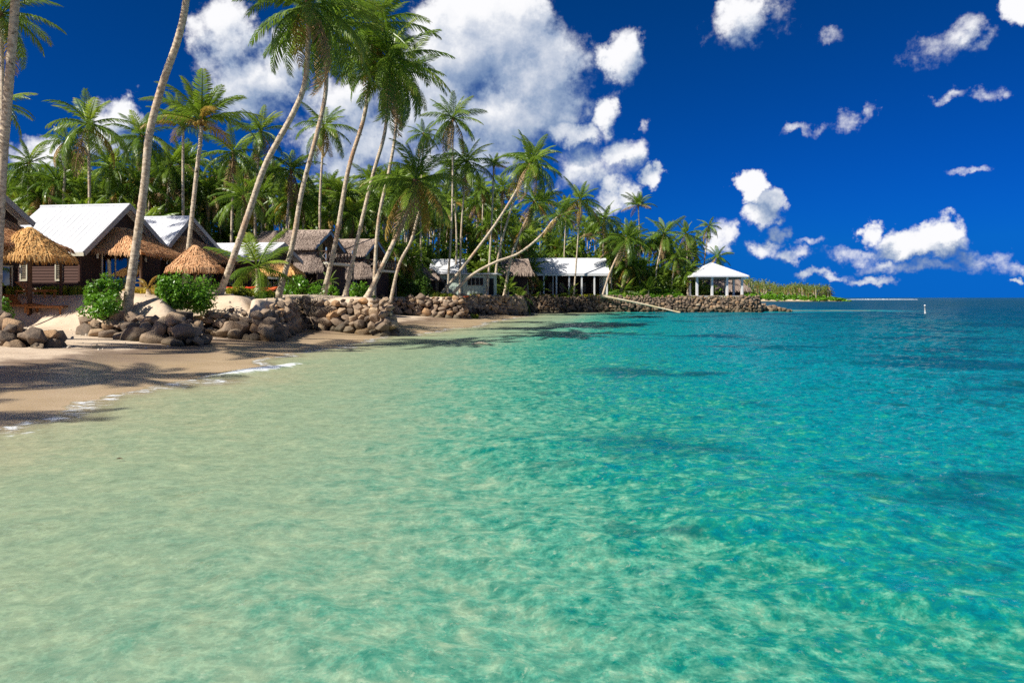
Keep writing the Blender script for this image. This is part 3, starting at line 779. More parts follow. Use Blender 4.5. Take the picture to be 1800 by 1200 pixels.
def palm(pts, r0, r1, L, label, group=None, detail=2, n=26, style='normal', seed=None, nuts=0, name='coconut_palm', mat='trunk', crown=True, cat='palm tree'):
    global palm_n; palm_n += 1
    rs = random.Random(seed if seed is not None else palm_n * 13)
    base = Vector(pts[0]); root = tag(empty(name, base), label, cat, group)
    loc = [Vector(p) - base for p in pts]
    length = sum((b - a).length for a, b in zip(loc[:-1], loc[1:]))
    seg = int(length / .16) if detail == 2 else (16 if detail == 1 else 9)
    sp = spline(loc, max(6, seg)); ns = len(sp)
    rad = []
    r0 *= .88; r1 *= .88
    for i in range(ns):
        f = i / (ns - 1); r = r0 + (r1 - r0) * f ** .7
        r += r0 * .55 * math.exp(-f * length / .55)
        if detail == 2: r *= (1.045 if i % 2 else .975) * (1 + rs.uniform(-.012, .012))
        rad.append(r)
    mb = MB(); mb.tube(sp, rad, 12 if detail == 2 else (8 if detail == 1 else 6)); mb.build('trunk', mat, root, smooth=True)
    if not crown: return root
    top = sp[-1]; axis_d = (sp[-1] - sp[-3]).normalized()
    tilt = Vector((0, 0, 1)).rotation_difference(axis_d).to_matrix().to_4x4()
    tilt = Matrix.Identity(4).lerp(tilt, .55)
    if detail >= 1:
        fb = MB(); fb.tube([top - axis_d * L * .10, top - axis_d * L * .05, top, top + axis_d * L * .05], [r1 * 1.05, r1 * 1.7, r1 * 1.75, r1 * .9], 8)
        fb.build('crown_shaft', 'fibre', root, smooth=True)
        for (k, az, el, sc, roll) in crown_spec(rs, n, style):
            e = (tilt.to_3x3() @ Euler((roll, -el, az)).to_matrix()).to_euler()
            link('frond', rs.choice(FR[k]), root, top + axis_d * rs.uniform(-.03, .03) * L, e, (sc * L,) * 3)
        for i in range(nuts):
            a = rs.uniform(0, 6.28); rr = r1 + .16 * rs.random() + .1
            link('coconut', nutmesh, root, top + Vector((math.cos(a) * rr, math.sin(a) * rr, -rs.uniform(.1, .6))), (0, 0, a), (.13, .13, .13))
    else:
        link('crown', CROWNS[rs.randrange(6)], root, top, (rs.uniform(-.2, .2), rs.uniform(-.2, .2), rs.uniform(0, 6.28)), (L, L, L * rs.uniform(.85, 1.1)))
    return root
def ptrunk(pix, d, d_top=None):
    """Trunk path from photograph points at a chosen distance; the foot stands on the ground."""
    n = len(pix); d_top = d if d_top is None else d_top
    out = [P(x, y, d + (d_top - d) * i / (n - 1)) for i, (x, y) in enumerate(pix)]
    b = out[0]; b.z = gz(b.x, b.y) - .12
    return out
# tall palms along the beach
palm(ptrunk([(-10, 500), (2, 330), (14, 170), (25, 30), (34, -120), (41, -230)], 30, 29), .21, .17, 4.6, 'thick pale palm trunk cut by the left edge of the picture', nuts=4)
palm(ptrunk([(222, 524), (238, 440), (254, 325), (263, 235), (285, 150), (312, 72), (326, 10), (337, -90), (344, -215)], 36, 34), .235, .165, 4.5, 'tall palm trunk leaning in front of the cabin with the long white roof', nuts=4)
palm(ptrunk([(384, 532), (404, 470), (437, 375), (468, 287), (515, 200), (536, 145), (542, 70), (541, 8)], 42, 40), .22, .15, 4.7, 'tall palm with a strong bend, standing right of the big bush', nuts=6, n=30)
palm(ptrunk([(488, 526), (514, 430), (531, 335), (556, 240), (572, 165), (574, 95), (576, 48)], 48, 47), .20, .135, 4.6, 'tall palm beside the strongly bent one, straight upper trunk', nuts=5, n=28)
palm(ptrunk([(568, 516), (590, 425), (612, 300), (640, 205), (652, 120), (657, 45)], 54, 53), .21, .14, 5.2, 'tallest palm of the middle clump, in front of the thatched balcony house', nuts=5, n=30, style='droop')
palm(ptrunk([(606, 521), (624, 440), (655, 310), (676, 235), (682, 165), (684, 105)], 53, 52), .18, .12, 4.9, 'palm with a gently curved trunk right of the tallest clump palm', n=28, style='droop', nuts=4)
palm(ptrunk([(655, 500), (664, 400), (684, 300), (695, 235), (699, 165), (702, 130)], 58, 58), .17, .12, 5.0, 'slim palm with hanging fronds at the right of the tall clump', n=28, style='droop')
palm(ptrunk([(644, 536), (664, 485), (690, 430), (707, 395), (722, 350), (730, 318)], 51, 52), .21, .14, 4.4, 'palm with a pale slanting trunk and broad dark crown at the long rock wall', n=32)
palm(ptrunk([(680, 512), (700, 470), (722, 425), (735, 380), (748, 345)], 66, 66), .17, .13, 3.8, 'shorter palm slanting beside the small thatched hut', n=22)
palm(ptrunk([(322, 505), (333, 420), (345, 310), (352, 250), (354, 213)], 46, 47), .17, .13, 4.0, 'palm with a brush of upright fronds in front of the second gable', n=22, style='upright', nuts=6)
palm(ptrunk([(770, 514), (815, 468), (868, 398), (905, 340), (932, 290)], 82, 82), .20, .14, 4.6, 'palm leaning far over to the right above the rock wall', n=28, nuts=4)
palm(ptrunk([(866, 514), (876, 450), (893, 385), (918, 315), (938, 275)], 98, 98), .20, .14, 4.4, 'palm slanting right, its crown merging with the far-leaning palm', n=22)
palm(ptrunk([(788, 519), (826, 486), (868, 462), (912, 445), (950, 415), (972, 388), (984, 380)], 80, 80), .19, .12, 3.2, 'low palm trunk bowed almost flat with a drooping crown', n=14, style='droop')
palm(ptrunk([(886, 512), (897, 460), (912, 415), (926, 385), (940, 355)], 102, 102), .22, .16, 4.8, 'slanting palm at the end of the grey thatched roof', n=24)
palm(ptrunk([(1056, 521), (1072, 480), (1090, 440), (1102, 420)], 122, 122), .22, .16, 5.0, 'slanting palm at the right end of the white hall', n=24)
palm(ptrunk([(3, 520), (4, 300), (4, 120), (2, 25)], 46, 46), .16, .12, 3.9, 'palm crown at the top left edge behind the thick trunk', n=24)
palm(ptrunk([(-14, 520), (-10, 300), (-6, 185)], 50, 50), .16, .12, 3.0, 'palm crown half cut by the left edge, above the cabins', n=20)
# palms standing left of the frame: their crowns shade the beach
for i, (x, y, h, lean, lab) in enumerate([(-24.6, 12.2, 15, 2.0, 'first'), (-28.0, 10.6, 15, 2.5, 'second'), (-25.2, 22.4, 15.0, 2, 'third'), (-25.6, 4.4, 15, 2, 'fourth'), (-23.0, 27.0, 15.5, 2.5, 'fifth')]):
    z = gz(x, y) - .1
    palm([(x - lean, y, z), (x - lean * .5, y, z + h * .5), (x, y, z + h)], .2, .14, 4.6, 'tall palm outside the left edge, casting the %s crown shadow on the beach' % lab, 'palms left of the picture')
# named grove palms: crown px, py, foot px, distance, frond length in px, style, label
GROVE = [(52, 288, 50, 72, 62, 'normal', 'palm with spreading crown just above the left cabin roof'),
         (117, 248, 117, 70, 52, 'droop', 'thin pale-trunked palm above the ridge of the long white roof'),
         (155, 218, 155, 62, 92, 'normal', 'broad dark palm with orange coconuts left of the leaning trunk'),
         (195, 292, 190, 75, 68, 'normal', 'palm behind the leaning trunk, low over the white roof'),
         (250, 240, 262, 70, 70, 'normal', 'palm hidden partly by the tall leaning trunk'),
         (322, 222, 326, 66, 74, 'upright', 'dark palm directly left of the upright brush palm'),
         (300, 290, 292, 78, 66, 'droop', 'palm drooping between leaning trunk and brush palm'),
         (410, 268, 405, 72, 68, 'normal', 'dark palm left of the strongly bent trunk'),
         (458, 232, 452, 74, 62, 'normal', 'round-crowned palm standing against the cloud left of the bent trunk'),
         (428, 345, 420, 66, 66, 'normal', 'low palm above the second white gable'),
         (512, 300, 508, 76, 62, 'normal', 'palm low between the two bent trunks'),
         (570, 222, 566, 72, 66, 'droop', 'palm with a starry crown framed between tall trunks'),
         (603, 345, 600, 80, 56, 'normal', 'palm low behind the balcony house'),
         (796, 208, 786, 90, 66, 'normal', 'tall palm right of the clump with open crown on cloud'),
         (745, 235, 742, 90, 42, 'droop', 'small drooping palm crown left of the open-crowned palm'),
         (820, 285, 808, 93, 66, 'droop', 'full-crowned palm left of the tiny tuft palm'),
         (868, 292, 856, 95, 30, 'upright', 'slender palm with a tiny tuft of fronds'),
         (795, 300, 800, 96, 56, 'normal', 'palm pressed behind the full-crowned palm'),
         (1020, 352, 1008, 122, 54, 'normal', 'palm above the left half of the white hall'),
         (1062, 385, 1060, 128, 46, 'normal', 'palm above the right half of the white hall'),
         (1122, 362, 1120, 130, 36, 'upright', 'small-crowned palm standing highest beyond the white hall'),
         (1168, 412, 1150, 128, 48, 'normal', 'dense palm two crowns left of the pavilion'),
         (1206, 412, 1204, 134, 40, 'normal', 'tall palm above the left eave of the pavilion'),
         (1222, 425, 1222, 140, 34, 'droop', 'palm with yellow hanging fronds over the pavilion roof'),
         (1246, 398, 1236, 138, 28, 'droop', 'thin lone palm rising above the pavilion'),
         (1261, 452, 1270, 150, 32, 'normal', 'little palm crown peeping over the pavilion roof peak'),
         (1188, 455, 1180, 127, 40, 'normal', 'bushy palm touching the left eave of the pavilion'),
         (1108, 462, 1084, 126, 44, 'droop', 'low palm at the right end wall of the white hall')]
for (cx, cy, fx, d, lp, st, lab) in GROVE:
    L = lp / F * d * 1.04; top = P(cx, cy, d); b = P(fx, 500, d); b.z = gz(b.x, b.y) - .1
    mid = b.lerp(top, .5) + Vector((random.uniform(-.4, .4), 0, 0))
    palm([b, mid, top], .18, .12, L, lab, detail=1, n=24 if lp > 45 else 20, style=st, nuts=8 if 'coconuts' in lab else 0)
# the grove behind
env_x = [-100, 0, 100, 200, 300, 400, 500, 600, 700, 800, 900, 1000, 1080, 1150, 1215, 1240]
env_y = [300, 305, 285, 290, 280, 288, 298, 308, 312, 316, 332, 352, 372, 408, 428, 465]
rs = random.Random(21)
LAND = [(-30, 'left edge of the picture'), (40, 'orange thatched umbrella'), (100, 'left end of the long white roof'), (170, 'middle of the long white roof'), (228, 'first gable peak'), (285, 'second white roof'), (337, 'second gable peak'),
        (395, 'left end of the low annex roof'), (452, 'young drooping palm'), (500, 'annex roof peak'), (545, 'nearer balcony house'), (600, 'gap between the balcony houses'), (645, 'farther balcony house'), (690, 'small grey thatched hut'),
        (735, 'dark round tree'), (785, 'white roof of the green house'), (835, 'windows of the pale green house'), (888, 'long grey thatched roof'), (935, 'left end of the white hall'), (992, 'middle of the white hall roof'), (1050, 'right end of the white hall'),
        (1100, 'fallen palm trunk'), (1150, 'gap between hall and pavilion'), (1205, 'left eave of the pavilion')]
USED = {}
def fill_label(px, py, d, kind):
    lx, nm = min(LAND, key=lambda q: abs(q[0] - px)); off = px - lx
    rel = 'directly behind' if abs(off) < 9 else ('just left of' if off < 0 else 'just right of')
    e = float(np.interp(px, env_x, env_y)); hgt = 'tall' if py < e + 25 else ('middle-height' if py < e + 65 else 'low-crowned')
    lab = '%s %s %s the %s' % (hgt, kind, rel, nm)
    if lab in USED:
        USED[lab] += 1; lab = '%s, %s back' % (lab, ('', 'second', 'third', 'fourth', 'fifth', 'sixth')[min(5, USED[lab] - 1)])
    else: USED[lab] = 1
    return lab, 'palms of the dense grove'
todo = []
for i in range(260):
    px = -60 + 1280 * ((i + rs.random()) / 260)
    py = np.interp(px, env_x, env_y) + rs.random() ** .8 * (95 if i % 3 else 150)
    d = rs.uniform(78, 118) if px < 900 else (rs.uniform(134, 165) if px < 1070 else rs.uniform(126, 150))
    if px < 300: d = rs.uniform(70, 105)
    if 735 < px < 935: d = rs.uniform(107, 128)
    d = inland(px, d)
    todo.append((px, py, d))
for (px, py, d) in sorted(todo, key=lambda q: q[2]):
    top = P(px, py, d); b = P(px + rs.uniform(-14, 4), 500, d + rs.uniform(-1, 1)); b.z = gz(b.x, b.y) - .1
    if top.z - b.z < 2.5: top.z = b.z + 2.5
    lab, grp = fill_label(px, py, d, 'grove palm')
    palm([b, b.lerp(top, .5) + Vector((rs.uniform(-.5, .5), 0, 0)), top], .17, .12, rs.uniform(2.9, 4.0), lab, grp, detail=0)

# ------------------------------------------------------------------ leafy plants
def leaf_cloud(pts, nrm, size, rs, mat, name, curl=.25, aspect=.48):
    """One mesh of folded diamond leaves at pts, facing roughly nrm."""
    n = len(pts); pts = np.asarray(pts); nrm = np.asarray(nrm)
    a = rs.normal(size=(n, 3)); a -= nrm * (a * nrm).sum(1, keepdims=True); a /= np.linalg.norm(a, axis=1, keepdims=True) + 1e-9
    b = np.cross(nrm, a)
    s = (size * rs.uniform(.6, 1.35, n))[:, None]
    p0 = pts - a * s * .5; p1 = pts + a * s * .5 - nrm * s * curl * .6
    l = pts + b * s * aspect * .5 - nrm * s * curl * .35; r = pts - b * s * aspect * .5 - nrm * s * curl * .35
    co = np.stack([p0, r, p1, l], 1).reshape(-1, 3).astype(np.float32)
    i = np.arange(n)[:, None] * 4
    tri = np.concatenate([i + 0, i + 1, i + 2, i + 0, i + 2, i + 3], 1).reshape(-1).astype(np.int32)
    me = bpy.data.meshes.new(name)
    me.vertices.add(len(co)); me.vertices.foreach_set('co', co.ravel())
    me.loops.add(len(tri)); me.loops.foreach_set('vertex_index', tri)
    me.polygons.add(len(tri) // 3); me.polygons.foreach_set('loop_start', np.arange(0, len(tri), 3, dtype=np.int32))
    me.update(calc_edges=True); me.materials.append(MATS[mat]); return me
def lumps(rs, n, rx, ry, rz, k):
    """Points and outward directions on k lumps inside an ellipsoid."""
    c = rs.normal(size=(k, 3)); c /= np.linalg.norm(c, axis=1, keepdims=True); c *= rs.uniform(.3, .88, (k, 1)); c[:, 2] = np.abs(c[:, 2]) * .95
    rad = rs.uniform(.16, .42, k)
    which = rs.randint(0, k, n)
    d = rs.normal(size=(n, 3)); d /= np.linalg.norm(d, axis=1, keepdims=True)
    p = c[which] + d * (rad[which] * rs.uniform(.55, 1.05, n) )[:, None]
    nr = d * .75 + rs.normal(size=(n, 3)) * .45 + np.array([0, 0, .35]); nr /= np.linalg.norm(nr, axis=1, keepdims=True)
    return p * np.array([rx, ry, rz]), nr
def bush(name, label, loc, rx, ry, rz, n, size, mat, seed, cat='bush', group=None, k=22, stems=7):
    rs = np.random.RandomState(seed); root = tag(empty(name, loc), label, cat, group)
    p, nr = lumps(rs, n, rx, ry, rz, k)
    link('foliage', leaf_cloud(p, nr, size, rs, mat, 'foliage'), root)
    st = MB(); r2 = random.Random(seed)
    for i in range(stems):
        a = r2.uniform(0, 6.28); e = Vector((math.cos(a) * rx * .55, math.sin(a) * ry * .55, rz * r2.uniform(.45, .8)))
        st.tube([(0, 0, -.25), e * .5 + Vector((r2.uniform(-.1, .1), 0, .1)), e], [.035 * (1 + rz * .3), .028, .012], 5)
    st.build('stem', 'stem', root)
    return root
def on_ground(px, d, dz=0.0):
    x = (px - 900) / F * d; return Vector((x, d, gz(x, d) + dz))
def bpx(name, label, px, d, wpx, hpx, n, size, mat, seed, dz=0.0, by=None, **k):
    g = on_ground(px, d, dz) if by is None else P(px, by, d); w = wpx / F * d / 2
    return bush(name, label, g, w / .95, w / .95 * .9, hpx / F * d / 1.12, n, size, mat, seed, **k)
bpx('beach_bush', 'bright green bush at the foot of the tall leaning trunk', 182, 35.0, 74, 58, 3000, .17, 'shrub_leaf', 1, by=528)
bpx('beach_bush', 'leafy bush spilling over the boulder pile', 188, 33.6, 92, 40, 2400, .16, 'shrub_leaf', 2, by=548)
bpx('beach_bush', 'big rounded bush in front of the second gable', 330, 38.0, 116, 74, 6500, .17, 'shrub_leaf', 3, by=534)
bpx('beach_bush', 'dark low bush at the left edge above the boulders', 0, 32.5, 46, 42, 900, .16, 'shrub_leaf', 4, by=558)
bpx('hedge_bush', 'clipped-looking green bush right of the second slanting trunk', 530, 52, 76, 44, 3200, .2, 'shrub_leaf', 5)
bpx('hedge_bush', 'green bush between two slanting trunks below the balconies', 632, 57, 56, 42, 2000, .2, 'shrub_leaf', 6)
bpx('low_shrub', 'low yellow-green shrub by the red kayak', 428, 44, 46, 20, 700, .2, 'border_leaf', 7)
bpx('low_shrub', 'low shrub left of the second slanting trunk', 462, 45, 34, 17, 600, .2, 'shrub_leaf', 8)
bpx('low_shrub', 'low shrub between the first two balcony palms', 585, 55, 34, 24, 700, .22, 'shrub_leaf', 9)
bpx('round_tree', 'dark round-leaved tree standing on the rock wall', 733, 79, 66, 48, 3000, .34, 'dark_leaf', 10, cat='tree')
bpx('round_tree', 'dark leafy bush behind the small thatched hut', 676, 96, 40, 46, 1400, .4, 'dark_leaf', 11, cat='tree')
bpx('round_tree', 'dark green bush at the left end of the white hall', 906, 108, 30, 22, 900, .4, 'dark_leaf', 12)
bpx('garden_shrub', 'yellow-green shrub below the pale green wall', 762, 88, 26, 14, 400, .25, 'border_leaf', 13)
bpx('garden_shrub', 'small bright shrub at the corner of the pale green wall', 838, 92, 30, 14, 500, .25, 'border_leaf', 14)
bpx('garden_shrub', 'bright low shrub right of the white hall', 1080, 124, 30, 18, 600, .35, 'shrub_leaf', 15)
bpx('garden_shrub', 'bright low shrub halfway between hall and pavilion', 1125, 125, 44, 18, 800, .35, 'shrub_leaf', 16)
bpx('garden_shrub', 'green shrub left of the pavilion posts', 1180, 126, 40, 22, 800, .35, 'shrub_leaf', 17)
bpx('garden_shrub', 'dark green shrub right of the pavilion', 1312, 133, 26, 18, 500, .4, 'dark_leaf', 18)
bpx('beach_bush', 'small green clump on top of the rock spit end', 1323, 124, 16, 10, 250, .3, 'shrub_leaf', 19)
# blade-leaved garden borders
def border(label, px0, px1, d, hpx, n, mats, seed, wide=1.2):
    rs = random.Random(seed); mb = MB(); a = on_ground(px0, d); b = on_ground(px1, d); c = (a + b) / 2
    for i in range(n):
        f = rs.random(); x = a.x + (b.x - a.x) * f; y = d + rs.uniform(-wide, wide) * .5; z = gz(x, y) - .03
        h = hpx / F * d * rs.uniform(.4, 1.05); th = rs.uniform(0, 6.28); ln = rs.uniform(.2, .6) * h
        p0 = Vector((x, y, z)) - c; p1 = p0 + Vector((math.cos(th) * ln * .4, math.sin(th) * ln * .4, h * .7)); p2 = p0 + Vector((math.cos(th) * ln, math.sin(th) * ln, h * rs.uniform(.7, 1)))
        w = Vector((-math.sin(th), math.cos(th), 0)) * .045 * (d / 40)
        mb.poly([p0 - w * .5, p0 + w * .5, p1 + w, p1 - w]); mb.poly([p1 - w, p1 + w, p2])
    o = mb.build('garden_border', mats); o.location = c
    tag(o, label, 'ground cover', kind='stuff'); return o
border('yellow-green strappy plants below the left cabin', -20, 30, 40, 20, 700, 'border_leaf', 1)
border('yellow-green strappy plants below the louvred cabin wall', 72, 150, 40.5, 17, 900, 'border_leaf', 2)
border('orange and yellow low plants right of the leaning trunk', 232, 300, 41, 13, 700, 'yellow_leaf', 3)
border('green strappy plants by the red kayak', 400, 480, 46, 14, 800, 'border_leaf', 4)
border('yellow-green plants on the wall before the pale green house', 690, 840, 80, 9, 1000, 'border_leaf', 5, 3)
border('bright green border in front of the white hall', 920, 1060, 121.8, 8, 1600, 'border_leaf', 6, 1.5)
border('short grass on the sea wall below the pavilion', 1195, 1330, 123, 4, 900, 'border_leaf', 7, 2.5)
border('low plants along the wall between hall and pavilion', 1070, 1200, 123.5, 8, 1100, 'shrub_leaf', 8, 2.5)
# dense growth closing off the grove floor
def undergrowth():
    rs = np.random.RandomState(33); Pn, Nn = [], []
    for i in range(520):
        px = -110 + 1360 * (i + rs.rand()) / 520
        if px < 300: d = rs.uniform(62, 84)
        elif px < 690: d = rs.uniform(80, 100)
        elif px < 870: d = rs.uniform(106, 120)
        elif px < 930: d = rs.uniform(127, 142)
        elif px < 1075: d = rs.uniform(138, 150)
        else: d = rs.uniform(128, 150)
        d = inland(px, d)
        x = (px - 900) / F * d; z = gz(x, d)
        topy = np.interp(px, [-100, 300, 700, 900, 1060, 1100, 1200, 1240, 1250], [380, 375, 380, 365, 378, 415, 455, 488, 498]) + rs.rand() * 60
        h = max(1.2, HC + (HY - topy) / F * d - z)
        w = rs.uniform(2.0, 3.6)
        p, nr = lumps(rs, int(150 + h * 22), w, w, h / 1.1, 9)
        Pn.append(p + np.array([x, d, z])); Nn.append(nr)
    me = leaf_cloud(np.concatenate(Pn), np.concatenate(Nn), .78, rs, 'forest_leaf', 'undergrowth', .3, .5)
    tag(link('undergrowth', me), 'dense green undergrowth beneath the palm grove', 'undergrowth', kind='stuff')
undergrowth()
# small palms
def young_palm(label, px, d, hpx, Lpx, n, style, mat_young=False, seed=0, group=None, name='young_palm'):
    g = on_ground(px, d, -.1); L = Lpx / F * d
    rs = random.Random(seed); top = g + Vector((rs.uniform(-.1, .1), 0, hpx / F * d + .1))
    root = tag(empty(name, g), label, 'palm tree', group)
    t0 = top - g
    MB().tube([(0, 0, 0), t0 * .5, t0], [.17, .13, .10], 8).build('trunk', 'trunk', root, smooth=True)
    for i in range(n):
        f = i / max(1, n - 1); el = R((78 - 75 * f) if style == 'up' else (70 - 100 * f)); k = 'up' if f < .5 else 'mid'
        me = rs.choice(FR[k])
        if mat_young == 'yellow': me = rs.choice(FR['yel'])
        link('frond', me, root, t0, (rs.uniform(-.4, .4), -el, i * 2.4 + rs.uniform(-.2, .2)), (L * rs.uniform(.8, 1.1),) * 3)
    return root
young_palm('young palm with long drooping fronds before the low brown annex', 454, 46, 50, 92, 12, 'droop', seed=3)
young_palm('small yellow palm in front of the glass doors', 262, 40, 10, 44, 6, 'up', 'yellow', seed=4)
young_palm('small bright palm left of the white hall posts', 893, 100, 12, 36, 9, 'up', seed=5)
young_palm('short leafy palm at the left corner of the white hall', 912, 104, 14, 40, 9, 'droop', seed=6)
young_palm('short leafy palm by the first hall post', 950, 121.9, 12, 30, 8, 'up', seed=7)
young_palm('short leafy palm by the second hall post', 1002, 121.9, 10, 30, 8, 'droop', seed=8)
young_palm('short leafy palm beside the fallen trunk', 1098, 123.5, 10, 34, 9, 'droop', seed=9)
young_palm('short leafy palm below the thicket left of the pavilion', 1140, 124, 12, 32, 9, 'up', seed=10)
young_palm('slim young palm under the first balcony', 580, 56.5, 24, 26, 7, 'up', seed=11)
rs = random.Random(77)
for i in range(60):
    px = -40 + 1250 * (i + rs.random()) / 60
    d = rs.uniform(58, 64) if px < 300 else (rs.uniform(78, 84) if px < 720 else (rs.uniform(106, 112) if px < 910 else (rs.uniform(134, 138) if px < 1075 else rs.uniform(126, 134))))
    d = inland(px, d)
    g = on_ground(px, d, -.1); h = rs.uniform(1.5, 5.5)
    lab, grp = fill_label(px, 9999, d, 'stubby palm')
    root = tag(empty('grove_palm', g), lab.replace('low-crowned ', 'short '), 'palm tree', 'stubby palms under the grove')
    MB().tube([(0, 0, 0), (.1, 0, h * .5), (rs.uniform(-.3, .3), 0, h)], [.2, .16, .12], 6).build('trunk', 'trunk', root, smooth=True)
    L = rs.uniform(2.8, 4.0)
    link('crown', CROWNS[rs.randrange(6)], root, (0, 0, h), (0, 0, rs.uniform(0, 6.28)), (L, L, L))

# ------------------------------------------------------------------ thatch
def thatch_roof(root, name, mat, ring0, ring1, n, blen, bw, seed, thick=.18, closed=True):
    """Shaggy roof between an upper and a lower outline (equal point counts): body and straw blades in one mesh."""
    rs = random.Random(seed); mb = MB(); m = len(ring0)
    up = [Vector(p) for p in ring0]; lo = [Vector(p) for p in ring1]
    segs = m if closed else m - 1
    steps = 5; area = []
    for k in range(segs):
        a0, a1, b0, b1 = up[k], up[(k + 1) % m], lo[k], lo[(k + 1) % m]
        for s_ in range(steps):
            f, g_ = s_ / steps, (s_ + 1) / steps
            mb.poly([a0.lerp(b0, f), a1.lerp(b1, f), a1.lerp(b1, g_), a0.lerp(b0, g_)][::-1])
        mb.poly([b0, b1, b1 - Vector((0, 0, thick)), b0 - Vector((0, 0, thick))][::-1])
        area.append(max(.02, ((a1 - a0).length + (b1 - b0).length) * .5 * ((a0 + a1) / 2 - (b0 + b1) / 2).length))
    tot = sum(area)
    for k in range(segs):
        a0, a1, b0, b1 = up[k], up[(k + 1) % m], lo[k], lo[(k + 1) % m]
        down = ((b0 + b1) / 2 - (a0 + a1) / 2).normalized(); side = (b1 - b0); 
        side = side.normalized() if side.length > 1e-4 else Vector((1, 0, 0))
        nn = down.cross(side).normalized(); nn = nn if nn.z > 0 else -nn
        cnt = int(n * area[k] / tot)
        for i in range(cnt):
            f = rs.random() ** .6 if i > cnt * .22 else rs.uniform(.93, 1.0); u = rs.random()
            p = a0.lerp(a1, u).lerp(b0.lerp(b1, u), f)
            d = (down + side * rs.uniform(-.35, .35)).normalized(); l = blen * rs.uniform(.6, 1.3); w = side * bw * rs.uniform(.5, 1.3)
            lift = nn * rs.uniform(.02, .12) * blen * 1.6
            q = p + d * l * .6 + lift; e = p + d * l + lift * .3 + Vector((0, 0, -.25 * l * (1 if f > .9 else .3)))
            mb.poly([p - w * .5, p + w * .5, q + w * .5, q - w * .5]); mb.poly([q - w * .5, q + w * .5, e + w * .2, e - w * .2])
    return mb.build(name, mat, root)
def ring(cx, cy, z, rx, ry, n, ph=0.0, jit=0.0, seed=0):
    rs = random.Random(seed)
    return [(cx + math.cos(ph + 2 * math.pi * i / n) * rx * (1 + rs.uniform(-jit, jit)), cy + math.sin(ph + 2 * math.pi * i / n) * ry * (1 + rs.uniform(-jit, jit)), z + rs.uniform(-jit, jit) * .5) for i in range(n)]
def umbrella(label, px, d, apex_y, eave_y, r, seed, mat='straw'):
    g = on_ground(px, d, -.1); root = tag(empty('thatched_umbrella', g), label, 'thatched umbrella')
    za = HC + (HY - apex_y) / F * d - g.z; ze = HC + (HY - eave_y) / F * d - g.z
    thatch_roof(root, 'thatch', mat, ring(0, 0, za, .12, .12, 12), ring(0, 0, ze, r, r, 12, jit=.05, seed=seed), 2600, .42, .055, seed)
    MB().tube([(0, 0, 0), (0.02, 0, za * .5), (0, 0, za - .15)], [.11, .10, .09], 8).build('post', 'timber', root, smooth=True)
    rf = MB()
    for k in range(6):
        a = k * math.pi / 3; rf.beam((math.cos(a) * .1, math.sin(a) * .1, za - .25), (math.cos(a) * r * .92, math.sin(a) * r * .92, ze - .1), .06, .06)
    rf.build('rafters', 'timber', root)
    return root
umbrella('orange thatched umbrella on a post at the left edge', 52, 37.5, 399, 449, 1.92, 1)
umbrella('round thatched umbrella standing behind the big bush', 343, 42, 431, 467, 1.36, 2, 'straw_pink')

# ------------------------------------------------------------------ cabins
def siding(mb, a, b, z0, z1, out, step=.17, holes=()):
    """Lapped boards on a wall from a to b (2D), outward normal out."""
    L = math.hypot(b[0] - a[0], b[1] - a[1]); ux, uy = (b[0] - a[0]) / L, (b[1] - a[1]) / L
    n = max(1, int(round((z1 - z0) / step))); st = (z1 - z0) / n
    for i in range(n):
        lo_, hi_ = z0 + i * st, z0 + (i + 1) * st
        spans = [(0, L)]
        for (h0, h1, hz0, hz1) in holes:
            if hi_ > hz0 + .01 and lo_ < hz1 - .01:
                new = []
                for s, e in spans:
                    if h0 > s: new.append((s, min(e, h0)))
                    if h1 < e: new.append((max(s, h1), e))
                spans = [(s, e) for s, e in new if e - s > .01]
        for s, e in spans:
            p = lambda t, z, o: (a[0] + ux * t + out[0] * o, a[1] + uy * t + out[1] * o, z)
            mb.poly([p(s, lo_, .035), p(e, lo_, .035), p(e, hi_, .008), p(s, hi_, .008)])
            mb.poly([p(s, lo_, .0), p(e, lo_, .0), p(e, lo_, .035), p(s, lo_, .035)])
def louvre_window(root, a, u, out, z0, z1, w, name='louvre_window'):
    """a: 2D position of the middle, u: along the wall, out: outward."""
    mb = MB(); ax = Vector((u[0], u[1], 0)); ox = Vector((out[0], out[1], 0)); c = Vector((a[0], a[1], 0))
    m3 = Matrix((ax, ox, Vector((0, 0, 1)))).transposed().to_4x4()
    def bx(off, d): 
        mb.box(None, d, mat=Matrix.Translation(c + ax * off[0] + ox * off[1] + Vector((0, 0, off[2]))) @ m3)
    h = z1 - z0
    for s in (-1, 1): bx((s * w / 2, .04, (z0 + z1) / 2), (.07, .10, h))
    bx((0, .04, z0), (w + .07, .10, .07)); bx((0, .04, z1), (w + .07, .10, .07)); bx((0, .045, z0 + h * .62), (w, .08, .06))
    win = mb.build(name, 'cream_paint', root)
    lv = MB(); k = int(h / .12)
    for i in range(k):
        z = z0 + (i + .5) * h / k
        m = Matrix.Translation(c + ox * .035 + Vector((0, 0, z))) @ m3 @ Matrix.Rotation(R(-38), 4, 'X')
        lv.box(None, (w - .06, .012, h / k * 1.05), mat=m)
    lv.build('louvres', 'cream_paint', win)
    bk = MB(); bk.box(None, (w, .02, h), mat=Matrix.Translation(c + ox * .005 + Vector((0, 0, (z0 + z1) / 2))) @ m3); bk.build('backing', 'dark_room', win)
    return win
